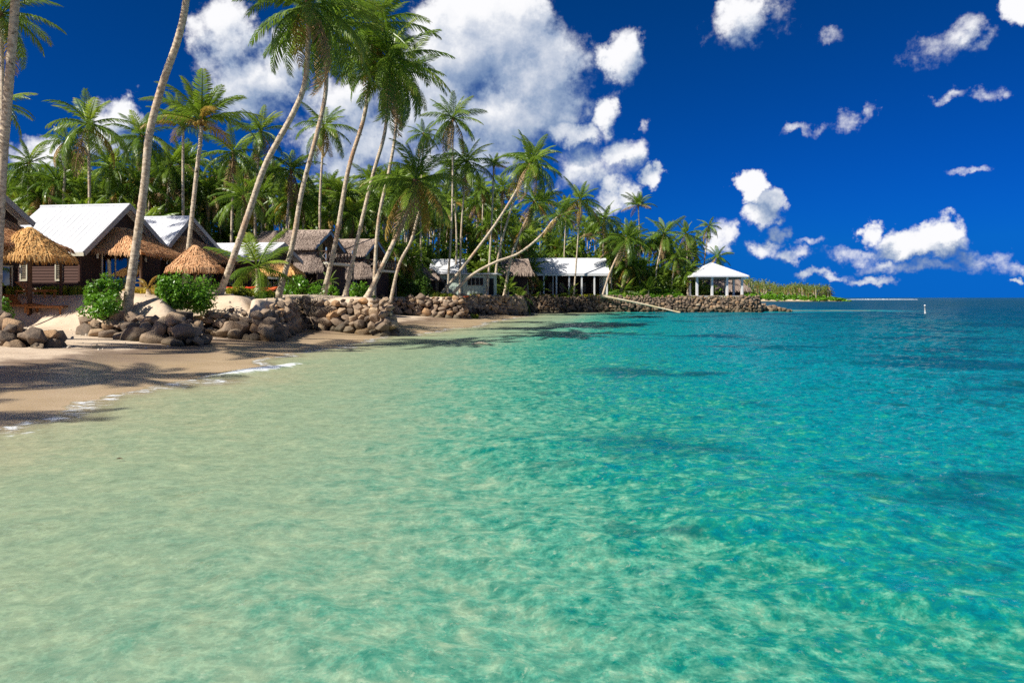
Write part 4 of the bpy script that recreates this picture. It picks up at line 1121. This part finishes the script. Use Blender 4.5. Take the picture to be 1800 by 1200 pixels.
def glass_door(root, x, y0, y1, z0, z1, n, lit):
    """Sliding doors in a wall facing +x (local)."""
    d = empty('sliding_door', (0, 0, 0)); d.parent = root
    fr = MB(); w = (y1 - y0) / n
    for i in range(n + 1): fr.box((x + .05, y0 + i * w, (z0 + z1) / 2), (.07, .07, z1 - z0))
    fr.box((x + .05, (y0 + y1) / 2, z1), (.075, y1 - y0 + .07, .08)); fr.box((x + .05, (y0 + y1) / 2, z0), (.075, y1 - y0 + .07, .06))
    fr.build('frame', 'cream_paint', d)
    for i in range(n):
        MB().box((x + .045, y0 + (i + .5) * w, (z0 + z1) / 2), (.012, w - .08, z1 - z0 - .08)).build('pane', 'glass', d)
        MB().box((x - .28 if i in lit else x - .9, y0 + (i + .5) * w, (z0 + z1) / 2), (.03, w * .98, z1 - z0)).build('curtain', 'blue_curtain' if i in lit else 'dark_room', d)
    return d
def wall_lamp(root, loc):
    o = MB().tube([(loc[0], loc[1], loc[2] - .16), (loc[0], loc[1], loc[2] + .16)], [.07, .07], 8).build('wall_lamp', 'white_paint', root)
    return o
def cabin(label, apx, apy_d, zr, yaw, a, za, b, zb, L, awning=True, doors=3, windows=(1.3, 3.6), seed=1, awn_mat='straw_pink', back=True):
    d = apy_d; X = (apx - 900) / F * d; g = gz(X - 2, d); g = min(g, 2.95)
    root = tag(empty('cabin', (X, d, g), R(yaw)), label, 'cabin')
    zr -= g; za -= g; zb -= g
    ov, oe, th = .6, .40, .12     # roof overhang in front, at the eaves, slab thickness
    xw = -ov                      # gable wall plane (local x)
    # slopes
    sa = (zr - za) / a; sb = (zr - zb) / b
    roof = MB()
    for (y1, z1) in ((-a, za), (b, zb)):
        roof.prism([(0, 0, zr), (0, y1, z1), (0, y1, z1 - th), (0, 0, zr - th)] if y1 > 0 else [(0, 0, zr - th), (0, y1, z1 - th), (0, y1, z1), (0, 0, zr)], (0.0, 0, 0), (-L - ov, 0, 0))
    rf = roof.build('roof', 'white_roof', root)
    rb = MB(); nrm = Vector((0, -sa, 1)).normalized()
    for k in range(int(L / .42)):
        x = -.2 - k * .42; rb.beam((x, -a * .01, zr - .005 * sa + .006), (x, -a + .03, za + .006 + .03 * sa), .02, .008)
    rb.build('roof_rib', 'white_roof', rf)
    MB().tube([(.02, 0, zr + .0), (-L - ov - .02, 0, zr + .0)], .09, 8).build('ridge_cap', 'white_roof', rf)
    bg = MB()
    for (y1, z1) in ((-a - .03, za - .02), (b + .03, zb - .02)):
        bg.beam((.035, 0, zr - .10), (.035, y1, z1 - .10), .06, .30)
    bg.build('bargeboard', 'grey_barge', root)
    fa = MB(); fa.box((-L / 2 - ov / 2, -a + .02, za - .16), (L + ov - .06, .05, .2)); fa.build('fascia', 'cream_paint', root)
    # walls
    ya = -a + oe; yb = b - oe; zwa = za + oe * sa - th - .02; zwb = zb + oe * sb - th - .02
    hw = min(zwa, zwb)
    w = MB()
    dy0, dy1 = -1.75, 1.75; dz = 2.15
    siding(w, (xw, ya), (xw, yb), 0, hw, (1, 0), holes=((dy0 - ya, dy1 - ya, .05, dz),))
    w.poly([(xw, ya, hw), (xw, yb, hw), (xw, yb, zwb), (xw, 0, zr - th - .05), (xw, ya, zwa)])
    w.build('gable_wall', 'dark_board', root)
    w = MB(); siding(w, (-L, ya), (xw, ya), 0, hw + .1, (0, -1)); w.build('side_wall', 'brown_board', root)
    w = MB(); siding(w, (xw, yb), (-L, yb), 0, hw, (0, 1)); w.build('side_wall', 'brown_board', root)
    MB().box((xw + .0, ya - .02, hw / 2), (.12, .12, hw)).build('corner_board', 'brown_board', root)
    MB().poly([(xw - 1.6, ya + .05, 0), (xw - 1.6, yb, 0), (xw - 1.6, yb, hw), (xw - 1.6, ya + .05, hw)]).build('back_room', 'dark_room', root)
    for k, x in enumerate(windows):
        louvre_window(root, (-ov - x, ya), (1, 0), (0, -1), .45, 2.15, .42)
    glass_door(root, xw, dy0, dy1, .05, dz, doors, (0, 2) if doors == 3 else (1,))
    wall_lamp(root, (xw + .1, dy0 - .45, 1.95)); wall_lamp(root, (xw + .1, dy1 + .5, 1.95))
    MB().box((xw + .7, 0, -.08), (1.9, (yb - ya), .22)).build('deck', 'timber', root)
    if awning:
        ap = empty('awning', (0, 0, 0)); ap.parent = root
        zt, ze, w2, pr = zr - 1.45, hw + .05, 2.5, 3.0
        up = [(xw + .02, -.7, zt), (xw + .25, -.45, zt + .02), (xw + .25, .45, zt + .02), (xw + .02, .7, zt)]
        dn = [(xw + .02, -w2, ze), (xw + pr, -w2 * .9, ze - .15), (xw + pr, w2 * .9, ze - .15), (xw + .02, w2, ze)]
        mid = lambda p, q, f: tuple(p[i] + (q[i] - p[i]) * f for i in range(3))
        thatch_roof(ap, 'thatch', awn_mat, up, dn, 2400, .4, .055, seed, closed=False)
        for s in (-1, 1):
            MB().tube([(xw + pr - .2, s * w2 * .8, -.2), (xw + pr - .2, s * w2 * .8, ze)], [.08, .075], 7).build('post', 'timber', ap, smooth=True)
    return root
# apex px, distance, ridge z, yaw, near half width, near eave z, far half width, far eave z, length
cabin('brown cabin cut by the left edge, only its right gable slope showing', -12, 38, 8.15, -9, 3.9, 5.0, 2.6, 6.5, 6.5, seed=5)
cabin('brown timber cabin with the long white roof behind the leaning trunk', 228, 46, 8.17, -9, 3.9, 5.03, 4.3, 5.45, 5.6, seed=6)
cabin('brown timber cabin with white roof behind the upright brush palm', 337, 54, 8.3, -9, 3.9, 5.05, 5.0, 5.5, 6, seed=7, windows=())
cabin('low brown annex with white roof behind the young palm', 500, 58, 6.65, -9, 3.2, 5.35, 3.2, 5.4, 7, seed=8, windows=(2.2, 4.1), awning=False, doors=2)
# thatched shelter beside the annex
def shelter(label, px, d, z_e, z_t, w, dp, mat, seed, posts=True, name='thatched_shelter', cat='thatched shelter', wall=None, yaw=0, ridge=.45):
    g = on_ground(px, d, -.05); root = tag(empty(name, g, R(yaw)), label, cat)
    ze, zt_ = z_e - g.z, z_t - g.z
    r = w / 2 * ridge
    up = [(-r, -.05, zt_), (r, -.05, zt_), (r, .05, zt_), (-r, .05, zt_)]; dn = [(-w / 2, -dp / 2, ze), (w / 2, -dp / 2, ze), (w / 2, dp / 2, ze), (-w / 2, dp / 2, ze)]
    up = [up[0], tuple((up[0][i] + up[1][i]) / 2 for i in range(3)), up[1], up[2], up[3]]
    dn = [dn[0], (0, -dp / 2, ze), dn[1], dn[2], dn[3]]
    thatch_roof(root, 'thatch', mat, up, dn, 2600, .45 * max(1, d / 70), .06 * max(1, d / 60), seed)
    if posts:
        for sx in (-1, 1):
            for sy in (-1, 1):
                MB().tube([(sx * w * .42, sy * dp * .42, -.2), (sx * w * .42, sy * dp * .42, ze + .1)], .08, 7).build('post', 'timber', root)
    if wall:
        mb = MB(); 
        for (a, b, o) in (((-w * .4, -dp * .4), (w * .4, -dp * .4), (0, -1)), ((w * .4, -dp * .4), (w * .4, dp * .4), (1, 0)), ((-w * .4, dp * .4), (-w * .4, -dp * .4), (-1, 0))):
            siding(mb, a, b, 0, ze, o)
        mb.build('wall', wall, root)
    return root
shelter('orange thatched shelter behind the second slanting trunk', 488, 55, 4.35, 5.15, 3.0, 2.4, 'straw', 11)
shelter('small grey thatched hut behind the dark round tree', 718, 88, 5.35, 7.3, 4.6, 4.2, 'grey_thatch', 12, posts=False, wall='dark_board', name='thatched_hut', cat='hut')
shelter('low grey thatched roof touching the white-roofed green house', 748, 92, 4.9, 6.0, 3.6, 4.0, 'grey_thatch', 13, posts=False, wall='dark_board', name='thatched_hut', cat='hut')
shelter('grey thatched hut seen through the pavilion posts', 1272, 140, 4.2, 6.2, 7.8, 6, 'grey_thatch', 14, posts=False, wall='dark_board', name='thatched_hut', cat='hut', ridge=.62)
shelter('long grey thatched roof left of the white hall', 888, 112, 6.1, 8.3, 8.2, 7, 'grey_thatch', 15, posts=False, wall='dark_board', name='thatched_house', cat='house', ridge=.85)

# ------------------------------------------------------------------ thatched two-storey houses
def balcony_house(label, px, d, yaw, zr, seed, W=5.2, L=6.0):
    X = (px - 900) / F * d; g = gz(X - 2, d) - .05; root = tag(empty('thatched_house', (X, d, g), R(yaw)), label, 'house')
    zr -= g; fl = 2.75; ze = zr - 1.75
    h = W / 2
    # lower storey
    mb = MB()
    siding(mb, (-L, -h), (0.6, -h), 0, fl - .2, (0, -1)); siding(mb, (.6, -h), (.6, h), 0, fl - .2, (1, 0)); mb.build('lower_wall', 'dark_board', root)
    wn = MB(); wn.box((-1.2, -h - .05, 1.45), (1.5, .06, 1.25)); w1 = wn.build('window', 'blue_paint', root)
    for k in (-1, 1): MB().box((-1.2 + k * .36, -h - .09, 1.45), (.62, .02, 1.08)).build('pane', 'glass', w1)
    # skirt roof of thatch round the lower storey
    up = [(-L, -h + .3, fl + 1.1), (.2, -h + .3, fl + 1.1), (.4, -h + .5, fl + 1.0)]; dn = [(-L - .2, -h - 1.5, fl - .75), (.6, -h - 1.5, fl - .75), (1.6, -h - .6, fl - .6)]
    thatch_roof(root, 'skirt_thatch', 'grey_thatch', up, dn, 2800, .32, .07, seed, closed=False)
    # upper storey
    mb = MB(); siding(mb, (-L, -h + .35), (-1.0, -h + .35), fl, ze + .2, (0, -1)); siding(mb, (-1.0, -h + .35), (-1.0, h - .35), fl, ze + .2, (1, 0)); mb.build('upper_wall', 'brown_board', root)
    MB().poly([(-.99, -h + .35, ze + .2), (-.99, h - .35, ze + .2), (-.99, 0, zr - .25)]).build('gable', 'dark_board', root)
    dr = MB(); dr.box((-.93, -.55, fl + 1.0), (.06, .8, 2.0)); d1 = dr.build('door', 'blue_paint', root); MB().box((-.88, -.55, fl + 1.0), (.02, .6, 1.75)).build('pane', 'glass', d1)
    MB().box((-.92, .75, fl + 1.05), (.05, .9, 1.6)).build('curtain', 'yellow_curtain', root)
    # roof
    for s, nm in ((-1, 1), (1, 2)):
        up = [(-L - .3, 0, zr), (-L * .5, 0, zr + .05), (.6, 0, zr)]; dn = [(-L - .3, s * (h + .35), ze), (-L * .5, s * (h + .38), ze), (.6, s * (h + .3), ze)]
        thatch_roof(root, 'thatch', 'grey_thatch', up if s < 0 else up[::-1], dn if s < 0 else dn[::-1], 2400, .32, .07, seed + nm, closed=False, thick=.25)
    bb = MB()
    for s in (-1, 1): bb.beam((.5, 0, zr - .25), (.5, s * (h + .2), ze - .1), .06, .26)
    bb.build('bargeboard', 'blue_paint', root)
    # balcony
    MB().box((.3, 0, fl - .1), (2.6, W - .1, .2)).build('balcony_floor', 'cream_paint', root)
    rl = empty('railing', (0, 0, 0)); rl.parent = root
    top = fl + .95
    for (a, b) in (((-.9, -h + .06), (1.5, -h + .06)), ((1.5, -h + .06), (1.5, h - .06))):
        mb = MB(); mb.beam((*a, top), (*b, top), .08, .07); mb.beam((*a, fl + .12), (*b, fl + .12), .06, .06); mb.build('rail', 'timber', rl)
        n = max(2, int(math.hypot(b[0] - a[0], b[1] - a[1]) / .62))
        for i in range(n):
            p = [a[k] + (b[k] - a[k]) * i / n for k in (0, 1)]; q = [a[k] + (b[k] - a[k]) * (i + 1) / n for k in (0, 1)]
            MB().beam((*p, fl + .15), (*q, top - .05), .04, .06).build('brace', 'grey_timber', rl); MB().beam((*p, top - .05), (*q, fl + .15), .045, .055).build('brace', 'grey_timber', rl)
            MB().box((p[0], p[1], fl + .5), (.08, .08, .95)).build('baluster', 'timber', rl)
    for s in (-1, 1): MB().box((1.45, s * (h - .1), fl / 2 - .1), (.14, .14, fl)).build('post', 'grey_timber', root); 
    for s in (-1, 1): MB().box((1.42, s * (h - .12), (fl + ze) / 2), (.1, .1, ze - fl)).build('upper_post', 'blue_paint', root)
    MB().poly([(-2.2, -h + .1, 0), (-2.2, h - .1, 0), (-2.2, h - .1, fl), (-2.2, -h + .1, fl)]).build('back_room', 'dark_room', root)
    return root
balcony_house('grey thatched two-storey house with balcony, nearer of two', 572, 66, -14, 8.45, 31)
balcony_house('grey thatched two-storey house with balcony, farther of two', 655, 75, -14, 8.35, 41)

# ------------------------------------------------------------------ pale green house, white hall, pavilion
def gable_roof(root, L0, L1, hw, ze, zr, mat='white_roof', th=.14):
    mb = MB()
    for s in (-1, 1):
        pr = [(0, 0, zr), (0, s * hw, ze), (0, s * hw, ze - th), (0, 0, zr - th)]
        mb.prism(pr if s > 0 else pr[::-1], (L1, 0, 0), (L0, 0, 0))
    r = mb.build('roof', mat, root); rb = MB()
    n = int((L1 - L0) / .6)
    for k in range(n + 1):
        x = L0 + .05 + k * (L1 - L0 - .1) / n; rb.beam((x, -.02, zr + .015), (x, -hw + .02, ze + .015), .03, .012)
    rb.build('roof_rib', mat, r)
    return r
def green_house():
    d = 97; X = (803 - 900) / F * d; g = gz(X, d) - .05; root = tag(empty('green_house', (X, d, g), R(-6)), 'pale green house with white metal roof behind the leaning trunks', 'house')
    ze, zr = 2.85, 4.75
    gable_roof(root, -3.3, 1.0, 2.7, ze, zr)
    mb = MB(); mb.box((-1.0, -1.9, 1.3), (3.6, .15, 2.6)); mb.build('front_wall', 'pale_green_wall', root)
    mb = MB(); mb.box((.8, .2, 1.3), (.15, 4.0, 2.6)); mb.build('side_wall', 'pale_green_wall', root)
    MB().poly([(.86, -2.2, 2.6), (.86, 2.2, 2.6), (.86, 0, zr - .2)]).build('gable', 'pale_green_wall', root)
    MB().box((-1.5, -2.0, 1.0), (.95, .06, 2.0)).build('door', 'dark_room', root)
    # flat-roofed wing to the right
    wg = MB(); wg.box((3.2, -1.2, 1.3), (4.4, .2, 2.6)); wg.build('wing_wall', 'pale_green_wall', root)
    wr = MB(); wr.box((2.9, .4, 2.75), (5.4, 4.4, .16)); wr.build('wing_roof', 'white_roof', root)
    for k in range(4):
        w = MB(); w.box((1.9 + k * .52, -1.33, 1.75), (.46, .06, 1.0)); w = w.build('window', 'grey_timber', root)
        MB().box((1.9 + k * .52, -1.37, 1.75), (.36, .02, .88)).build('pane', 'dark_room', w)
    MB().box((4.6, -1.33, 1.1), (.9, .06, 2.1)).build('door', 'dark_room', root)
green_house()
def hall():
    d = 127; X = (992 - 900) / F * d; g = gz(X, d) - .05; root = tag(empty('hall', (X, d, g), R(3)), 'long open-sided white hall with white metal roof behind the sea wall', 'hall')
    ze, zr = HC + (HY - 482) / F * d - g, HC + (HY - 455) / F * d - g + .15
    gable_roof(root, -6.6, 7.2, 4.0, ze, zr)
    for s, x in ((-1, -6.45), (1, 7.05)):
        MB().poly([(x, -3.6, ze + .05), (x, 3.6, ze + .05), (x, 0, zr - .2)]).build('gable', 'pale_green_wall' if s < 0 else 'white_paint', root)
    MB().box((.3, -3.95, ze - .22), (13.7, .1, .3)).build('fascia', 'white_paint', root)
    MB().box((7.0, 0, ze - .35), (.3, 7.6, .6)).build('end_beam', 'white_paint', root)
    for k in range(6):
        MB().box((-3.9 + k * 2.12, -3.7, ze / 2 - .2), (.24, .24, ze - .1)).build('post', 'white_paint', root)
    for k in range(4):
        MB().box((6.7, -3.7 + (k + 1) * 1.7, ze / 2 - .2), (.22, .22, ze - .1)).build('post', 'white_paint', root)
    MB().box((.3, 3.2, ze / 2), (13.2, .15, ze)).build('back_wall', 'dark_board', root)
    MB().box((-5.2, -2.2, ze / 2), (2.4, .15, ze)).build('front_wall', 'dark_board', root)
    MB().box((.3, -.4, -.05), (13.4, 7.4, .2)).build('floor_slab', 'concrete', root)
    for k in range(5):
        MB().box((-2 + k * 1.9, 2.9, 1.5), (.9, .05, 1.6)).build('window', 'grey_timber', root)
    MB().box((-4.9, -2.32, 1.9), (1.3, .05, .8)).build('notice_board', 'red_paint', root)
hall()
def pavilion():
    d = 127.5; X = (1251 - 900) / F * d; g = gz(X, d) - .05; root = tag(empty('pavilion', (X, d, g), R(4)), 'open square pavilion with white pyramid roof on the point', 'pavilion')
    ze, zr = HC + (HY - 486) / F * d - g, HC + (HY - 462) / F * d - g + .05
    h = 4.75
    mb = MB(); ap = (0, 0, zr)
    c = [(-h, -h, ze), (h, -h, ze), (h, h, ze), (-h, h, ze)]
    for k in range(4):
        mb.poly([c[k], c[(k + 1) % 4], ap])
        a, b = c[k], c[(k + 1) % 4]; mb.poly([(a[0], a[1], ze - .2), (b[0], b[1], ze - .2), b, a])
    mb.poly([(x, y, ze - .2) for x, y, z in reversed(c)])
    r = mb.build('roof', 'white_roof', root)
    hp = MB()
    for k in range(4): hp.beam((c[k][0] * .99, c[k][1] * .99, ze + .03), (0, 0, zr + .02), .12, .05)
    hp.build('hip_cap', 'white_roof', r)
    q = h - .9
    for (x, y) in [(-q, -q), (-q / 3, -q), (q / 3, -q), (q, -q), (-q, q), (-q / 3, q), (q / 3, q), (q, q), (-q, 0), (q, 0)]:
        MB().box((x, y, (ze - .4) / 2), (.34, .34, ze)).build('post', 'white_paint', root)
    bm_ = MB()
    for s in (-1, 1): bm_.box((0, s * q, ze - .38), (2 * q, .16, .34)); bm_.box((s * q, 0, ze - .38), (.16, 2 * q - .2, .34))
    bm_.build('ring_beam', 'grey_timber', root)
    MB().box((0, 0, -.05), (2 * q + 1, 2 * q + 1, .3)).build('floor_slab', 'concrete', root)
pavilion()

# ------------------------------------------------------------------ things on the beach
def lounger(label, px, d, yaw, back):
    g = on_ground(px, d, 0); root = tag(empty('sun_lounger', g, R(yaw)), label, 'sun lounger')
    for s in (-1, 1):
        MB().box((-.05, s * .32, .34), (1.9, .06, .09)).build('side_rail', 'lounger_wood', root)
        for x in (-.85, .8): MB().box((x, s * .32, .16), (.08, .06, .36)).build('leg', 'lounger_wood', root)
    for k in range(9):
        MB().box((-.9 + k * .135, 0, .40), (.10, .68, .025)).build('slat', 'lounger_wood', root)
    b = empty('backrest', (.28, 0, .40)); b.parent = root; b.rotation_euler = (0, -R(back), 0)
    for k in range(6): MB().box((.08 + k * .125, 0, 0), (.10, .66, .025)).build('slat', 'lounger_wood', b)
    for s in (-1, 1): MB().box((.38, s * .28, -.03), (.76, .05, .04)).build('rail', 'lounger_wood', b)
lounger('wooden sun lounger with raised back, left of the umbrella post', 34, 37.6, 160, 42)
lounger('wooden sun lounger lying flat right of the umbrella post', 84, 37.4, 178, 10)
lounger('wooden sun lounger half hidden by the umbrella post', 62, 38.6, 170, 35)
def kayak(label, px, d, yaw, L, mat, tilt=0, dz=.12):
    g = on_ground(px, d, dz); root = tag(empty('kayak', g, R(yaw)), label, 'kayak'); n = 16; k = 10; mb = MB()
    for i in range(n + 1):
        f = i / n; x = (f - .5) * L; w = max(.02, .38 * math.sin(math.pi * f) ** .7); rise = .22 * (2 * f - 1) ** 2
        for j in range(k):
            a = 2 * math.pi * j / k; mb.v.append((x, math.cos(a) * w, .17 + rise + math.sin(a) * .17 * (.4 + .6 * math.sin(math.pi * f))))
    for i in range(n):
        for j in range(k): mb.f.append((i * k + j, i * k + (j + 1) % k, (i + 1) * k + (j + 1) % k, (i + 1) * k + j))
    mb.f.append(tuple(range(k))[::-1]); mb.f.append(tuple(n * k + j for j in range(k)))
    mb.build('hull', mat, root, smooth=True)
    MB().tube([(math.cos(t * .3927) * .4, math.sin(t * .3927) * .22, .36) for t in range(17)], .03, 6).build('cockpit_rim', 'timber', root)
    root.rotation_euler = (R(tilt), 0, R(yaw)); return root
kayak('red kayak lying before the low brown annex', 420, 49, 8, 2.6, 'red_paint', dz=.1)
kayak('orange-red kayak right of the young palm foot', 462, 50, -6, 2.2, 'orange_paint', 20, dz=.1)
kayak('orange canoe in front of the pale green house', 798, 84, 4, 3.4, 'orange_paint', dz=.35)
# fallen palm trunk sloping into the sea
fallen = palm([P(1056, 520, 120.6), P(1110, 530, 119.5), P(1160, 541, 118.3), P(1196, 549.5, 117.0)], .24, .13, 1, 'bare fallen palm trunk sloping from the sea wall into the water', name='fallen_palm_trunk', detail=1, crown=False, mat='driftwood', cat='fallen trunk')
# flagpole-like mast before the hall
mp = on_ground(972, 122.2, -.1); MBm = MB().tube([(0, 0, 0), (0, 0, 6.2)], [.075, .06], 8); root = tag(empty('mast', mp), 'thin grey mast in front of the white hall', 'mast')
MBm.build('pole', 'metal_post', root); MB().tube([(-.9, 0, 5.0), (.9, 0, 5.3)], .03, 5).build('cross_arm', 'metal_post', root)
# marker post in the lagoon
mk = Vector(((1627 - 900) / F * 112, 112, -1.4)); root = tag(empty('marker_post', mk), 'white tilted marker post standing in the open lagoon', 'marker post')
MB().tube([(.0, 0, 0), (-.10, 0, 2.6)], [.14, .13], 8).build('post', 'white_paint', root, smooth=True); MB().tube([(-.105, 0, 2.58), (-.112, 0, 2.72)], [.16, .05], 8).build('cap', 'white_paint', root)
# drifting leaf litter
g = P(205, 809, 10.9); g.z = .03
tag(MB().tube([g - g, Vector((.04, .015, .004)), Vector((.09, .0, 0))], [.006, .011, .004], 6).build('driftwood', 'stem', None, loc=g), 'tiny dark drifting twig on the pale shallows', 'twig')
g = P(845, 605, 38.0); g.z = .02
tag(MB().tube([Vector((-.5, 0, 0)), Vector((0, .05, .05)), Vector((.55, -.03, 0))], [.03, .06, .02], 6).build('driftwood', 'driftwood', None, loc=g), 'pale floating branch off the sandy cove', 'branch')
# tree stump on the beach
g = Vector((-14.6, 32.9, .9)); root = tag(empty('tree_stump', g), 'dark cut tree stump among the boulders', 'stump')
MB().tube([(0, 0, -.4), (0, .02, .3), (.03, 0, .85)], [.42, .36, .37], 10).build('stump', 'rubble', root)

# ------------------------------------------------------------------ distant headland and surf
def headland():
    d = 470; xs_ = np.linspace(100, 215, 60)
    mb = MB(); prof = []
    for x in xs_:
        t_ = (x - 100) / 115; top = .3 + 3.2 * (1 - t_) ** .6; prof.append((x, top))
    for (x0, t0), (x1, t1) in zip(prof[:-1], prof[1:]):
        mb.poly([(x0, d - 6, -.5), (x1, d - 6, -.5), (x1, d + 4, t1), (x0, d + 4, t0)]); mb.poly([(x0, d + 4, t0), (x1, d + 4, t1), (x1, d + 90, t1), (x0, d + 90, t0)])
    o = mb.build('headland', 'sand'); tag(o, kind='structure')
    rs = random.Random(4); crowns = [low_crown(500 + i, 'normal', 13, 'far_leaf') for i in range(3)]
    cd = [([tuple(v.co) for v in m.vertices], [(tuple(p.vertices), p.material_index) for p in m.polygons]) for m in crowns]
    V, Fc, MI = [], [], []; T = MB()
    for i in range(330):
        x = 104 + 104 * rs.random(); t_ = (x - 100) / 115; y = d + rs.uniform(2, 60)
        hh = (17.5 - 9.5 * t_ ** 1.5) * rs.uniform(.45, 1.0); z0 = .3 + 3.2 * (1 - t_) ** .6 - .3
        m = Matrix.LocRotScale(Vector((x, y, hh)), Euler((0, 0, rs.random() * 6.28)), Vector((4.0,) * 3)); vv, ff = cd[i % 3]
        b0 = len(V); V += [tuple(m @ Vector(v)) for v in vv]
        for f, mi in ff: Fc.append(tuple(b0 + k for k in f)); MI.append(mi)
        T.tube([(x, y, z0), (x + rs.uniform(-.6, .6), y, hh)], [.28, .2], 5, cap=False)
    me = bpy.data.meshes.new('distant_palms'); me.from_pydata(V, [], Fc)
    for q in crowns[0].materials: me.materials.append(q)
    me.polygons.foreach_set('material_index', np.array(MI, np.int32))
    root = tag(empty('distant_palm_wood', (0, 0, 0)), 'far palm wood on the low headland beyond the pavilion', 'wood', kind='stuff')
    link('crowns', me, root); T.build('trunks', 'trunk', root)
    r2 = np.random.RandomState(9); Pn, Nn = [], []
    for i in range(130):
        x = 100 + 112 * (i + r2.rand()) / 130; t_ = (x - 100) / 115; h = (13.0 - 10 * t_) * r2.uniform(.6, 1); w = r2.uniform(3, 6)
        p, nr = lumps(r2, 190, w, w, h, 8); Pn.append(p + np.array([x, d + r2.uniform(0, 8), .2])); Nn.append(nr)
    link('shrubs', leaf_cloud(np.concatenate(Pn), np.concatenate(Nn), 1.5, r2, 'shrub_leaf', 'shrubs', .3, .6), root)
headland()
rs = random.Random(12); mb = MB(); d = 900
x0, x1 = (1486 - 900) / F * d, (1612 - 900) / F * d
n = 90; prev = None
for i in range(n + 1):
    x = x0 + (x1 - x0) * i / n; h = (.2 + .40 * math.sin(math.pi * i / n) ** .5) * rs.uniform(.5, 1.1)
    q = [(x, d - 3, -.1), (x, d - 1.5, h * .7), (x, d, h), (x, d + 2, -.1)]
    if prev: 
        for k in range(3): mb.poly([prev[k], q[k], q[k + 1], prev[k + 1]])
    prev = q
tag(mb.build('surf', 'foam', None, smooth=True), 'thin white line of surf breaking on the far reef', 'surf', kind='stuff')
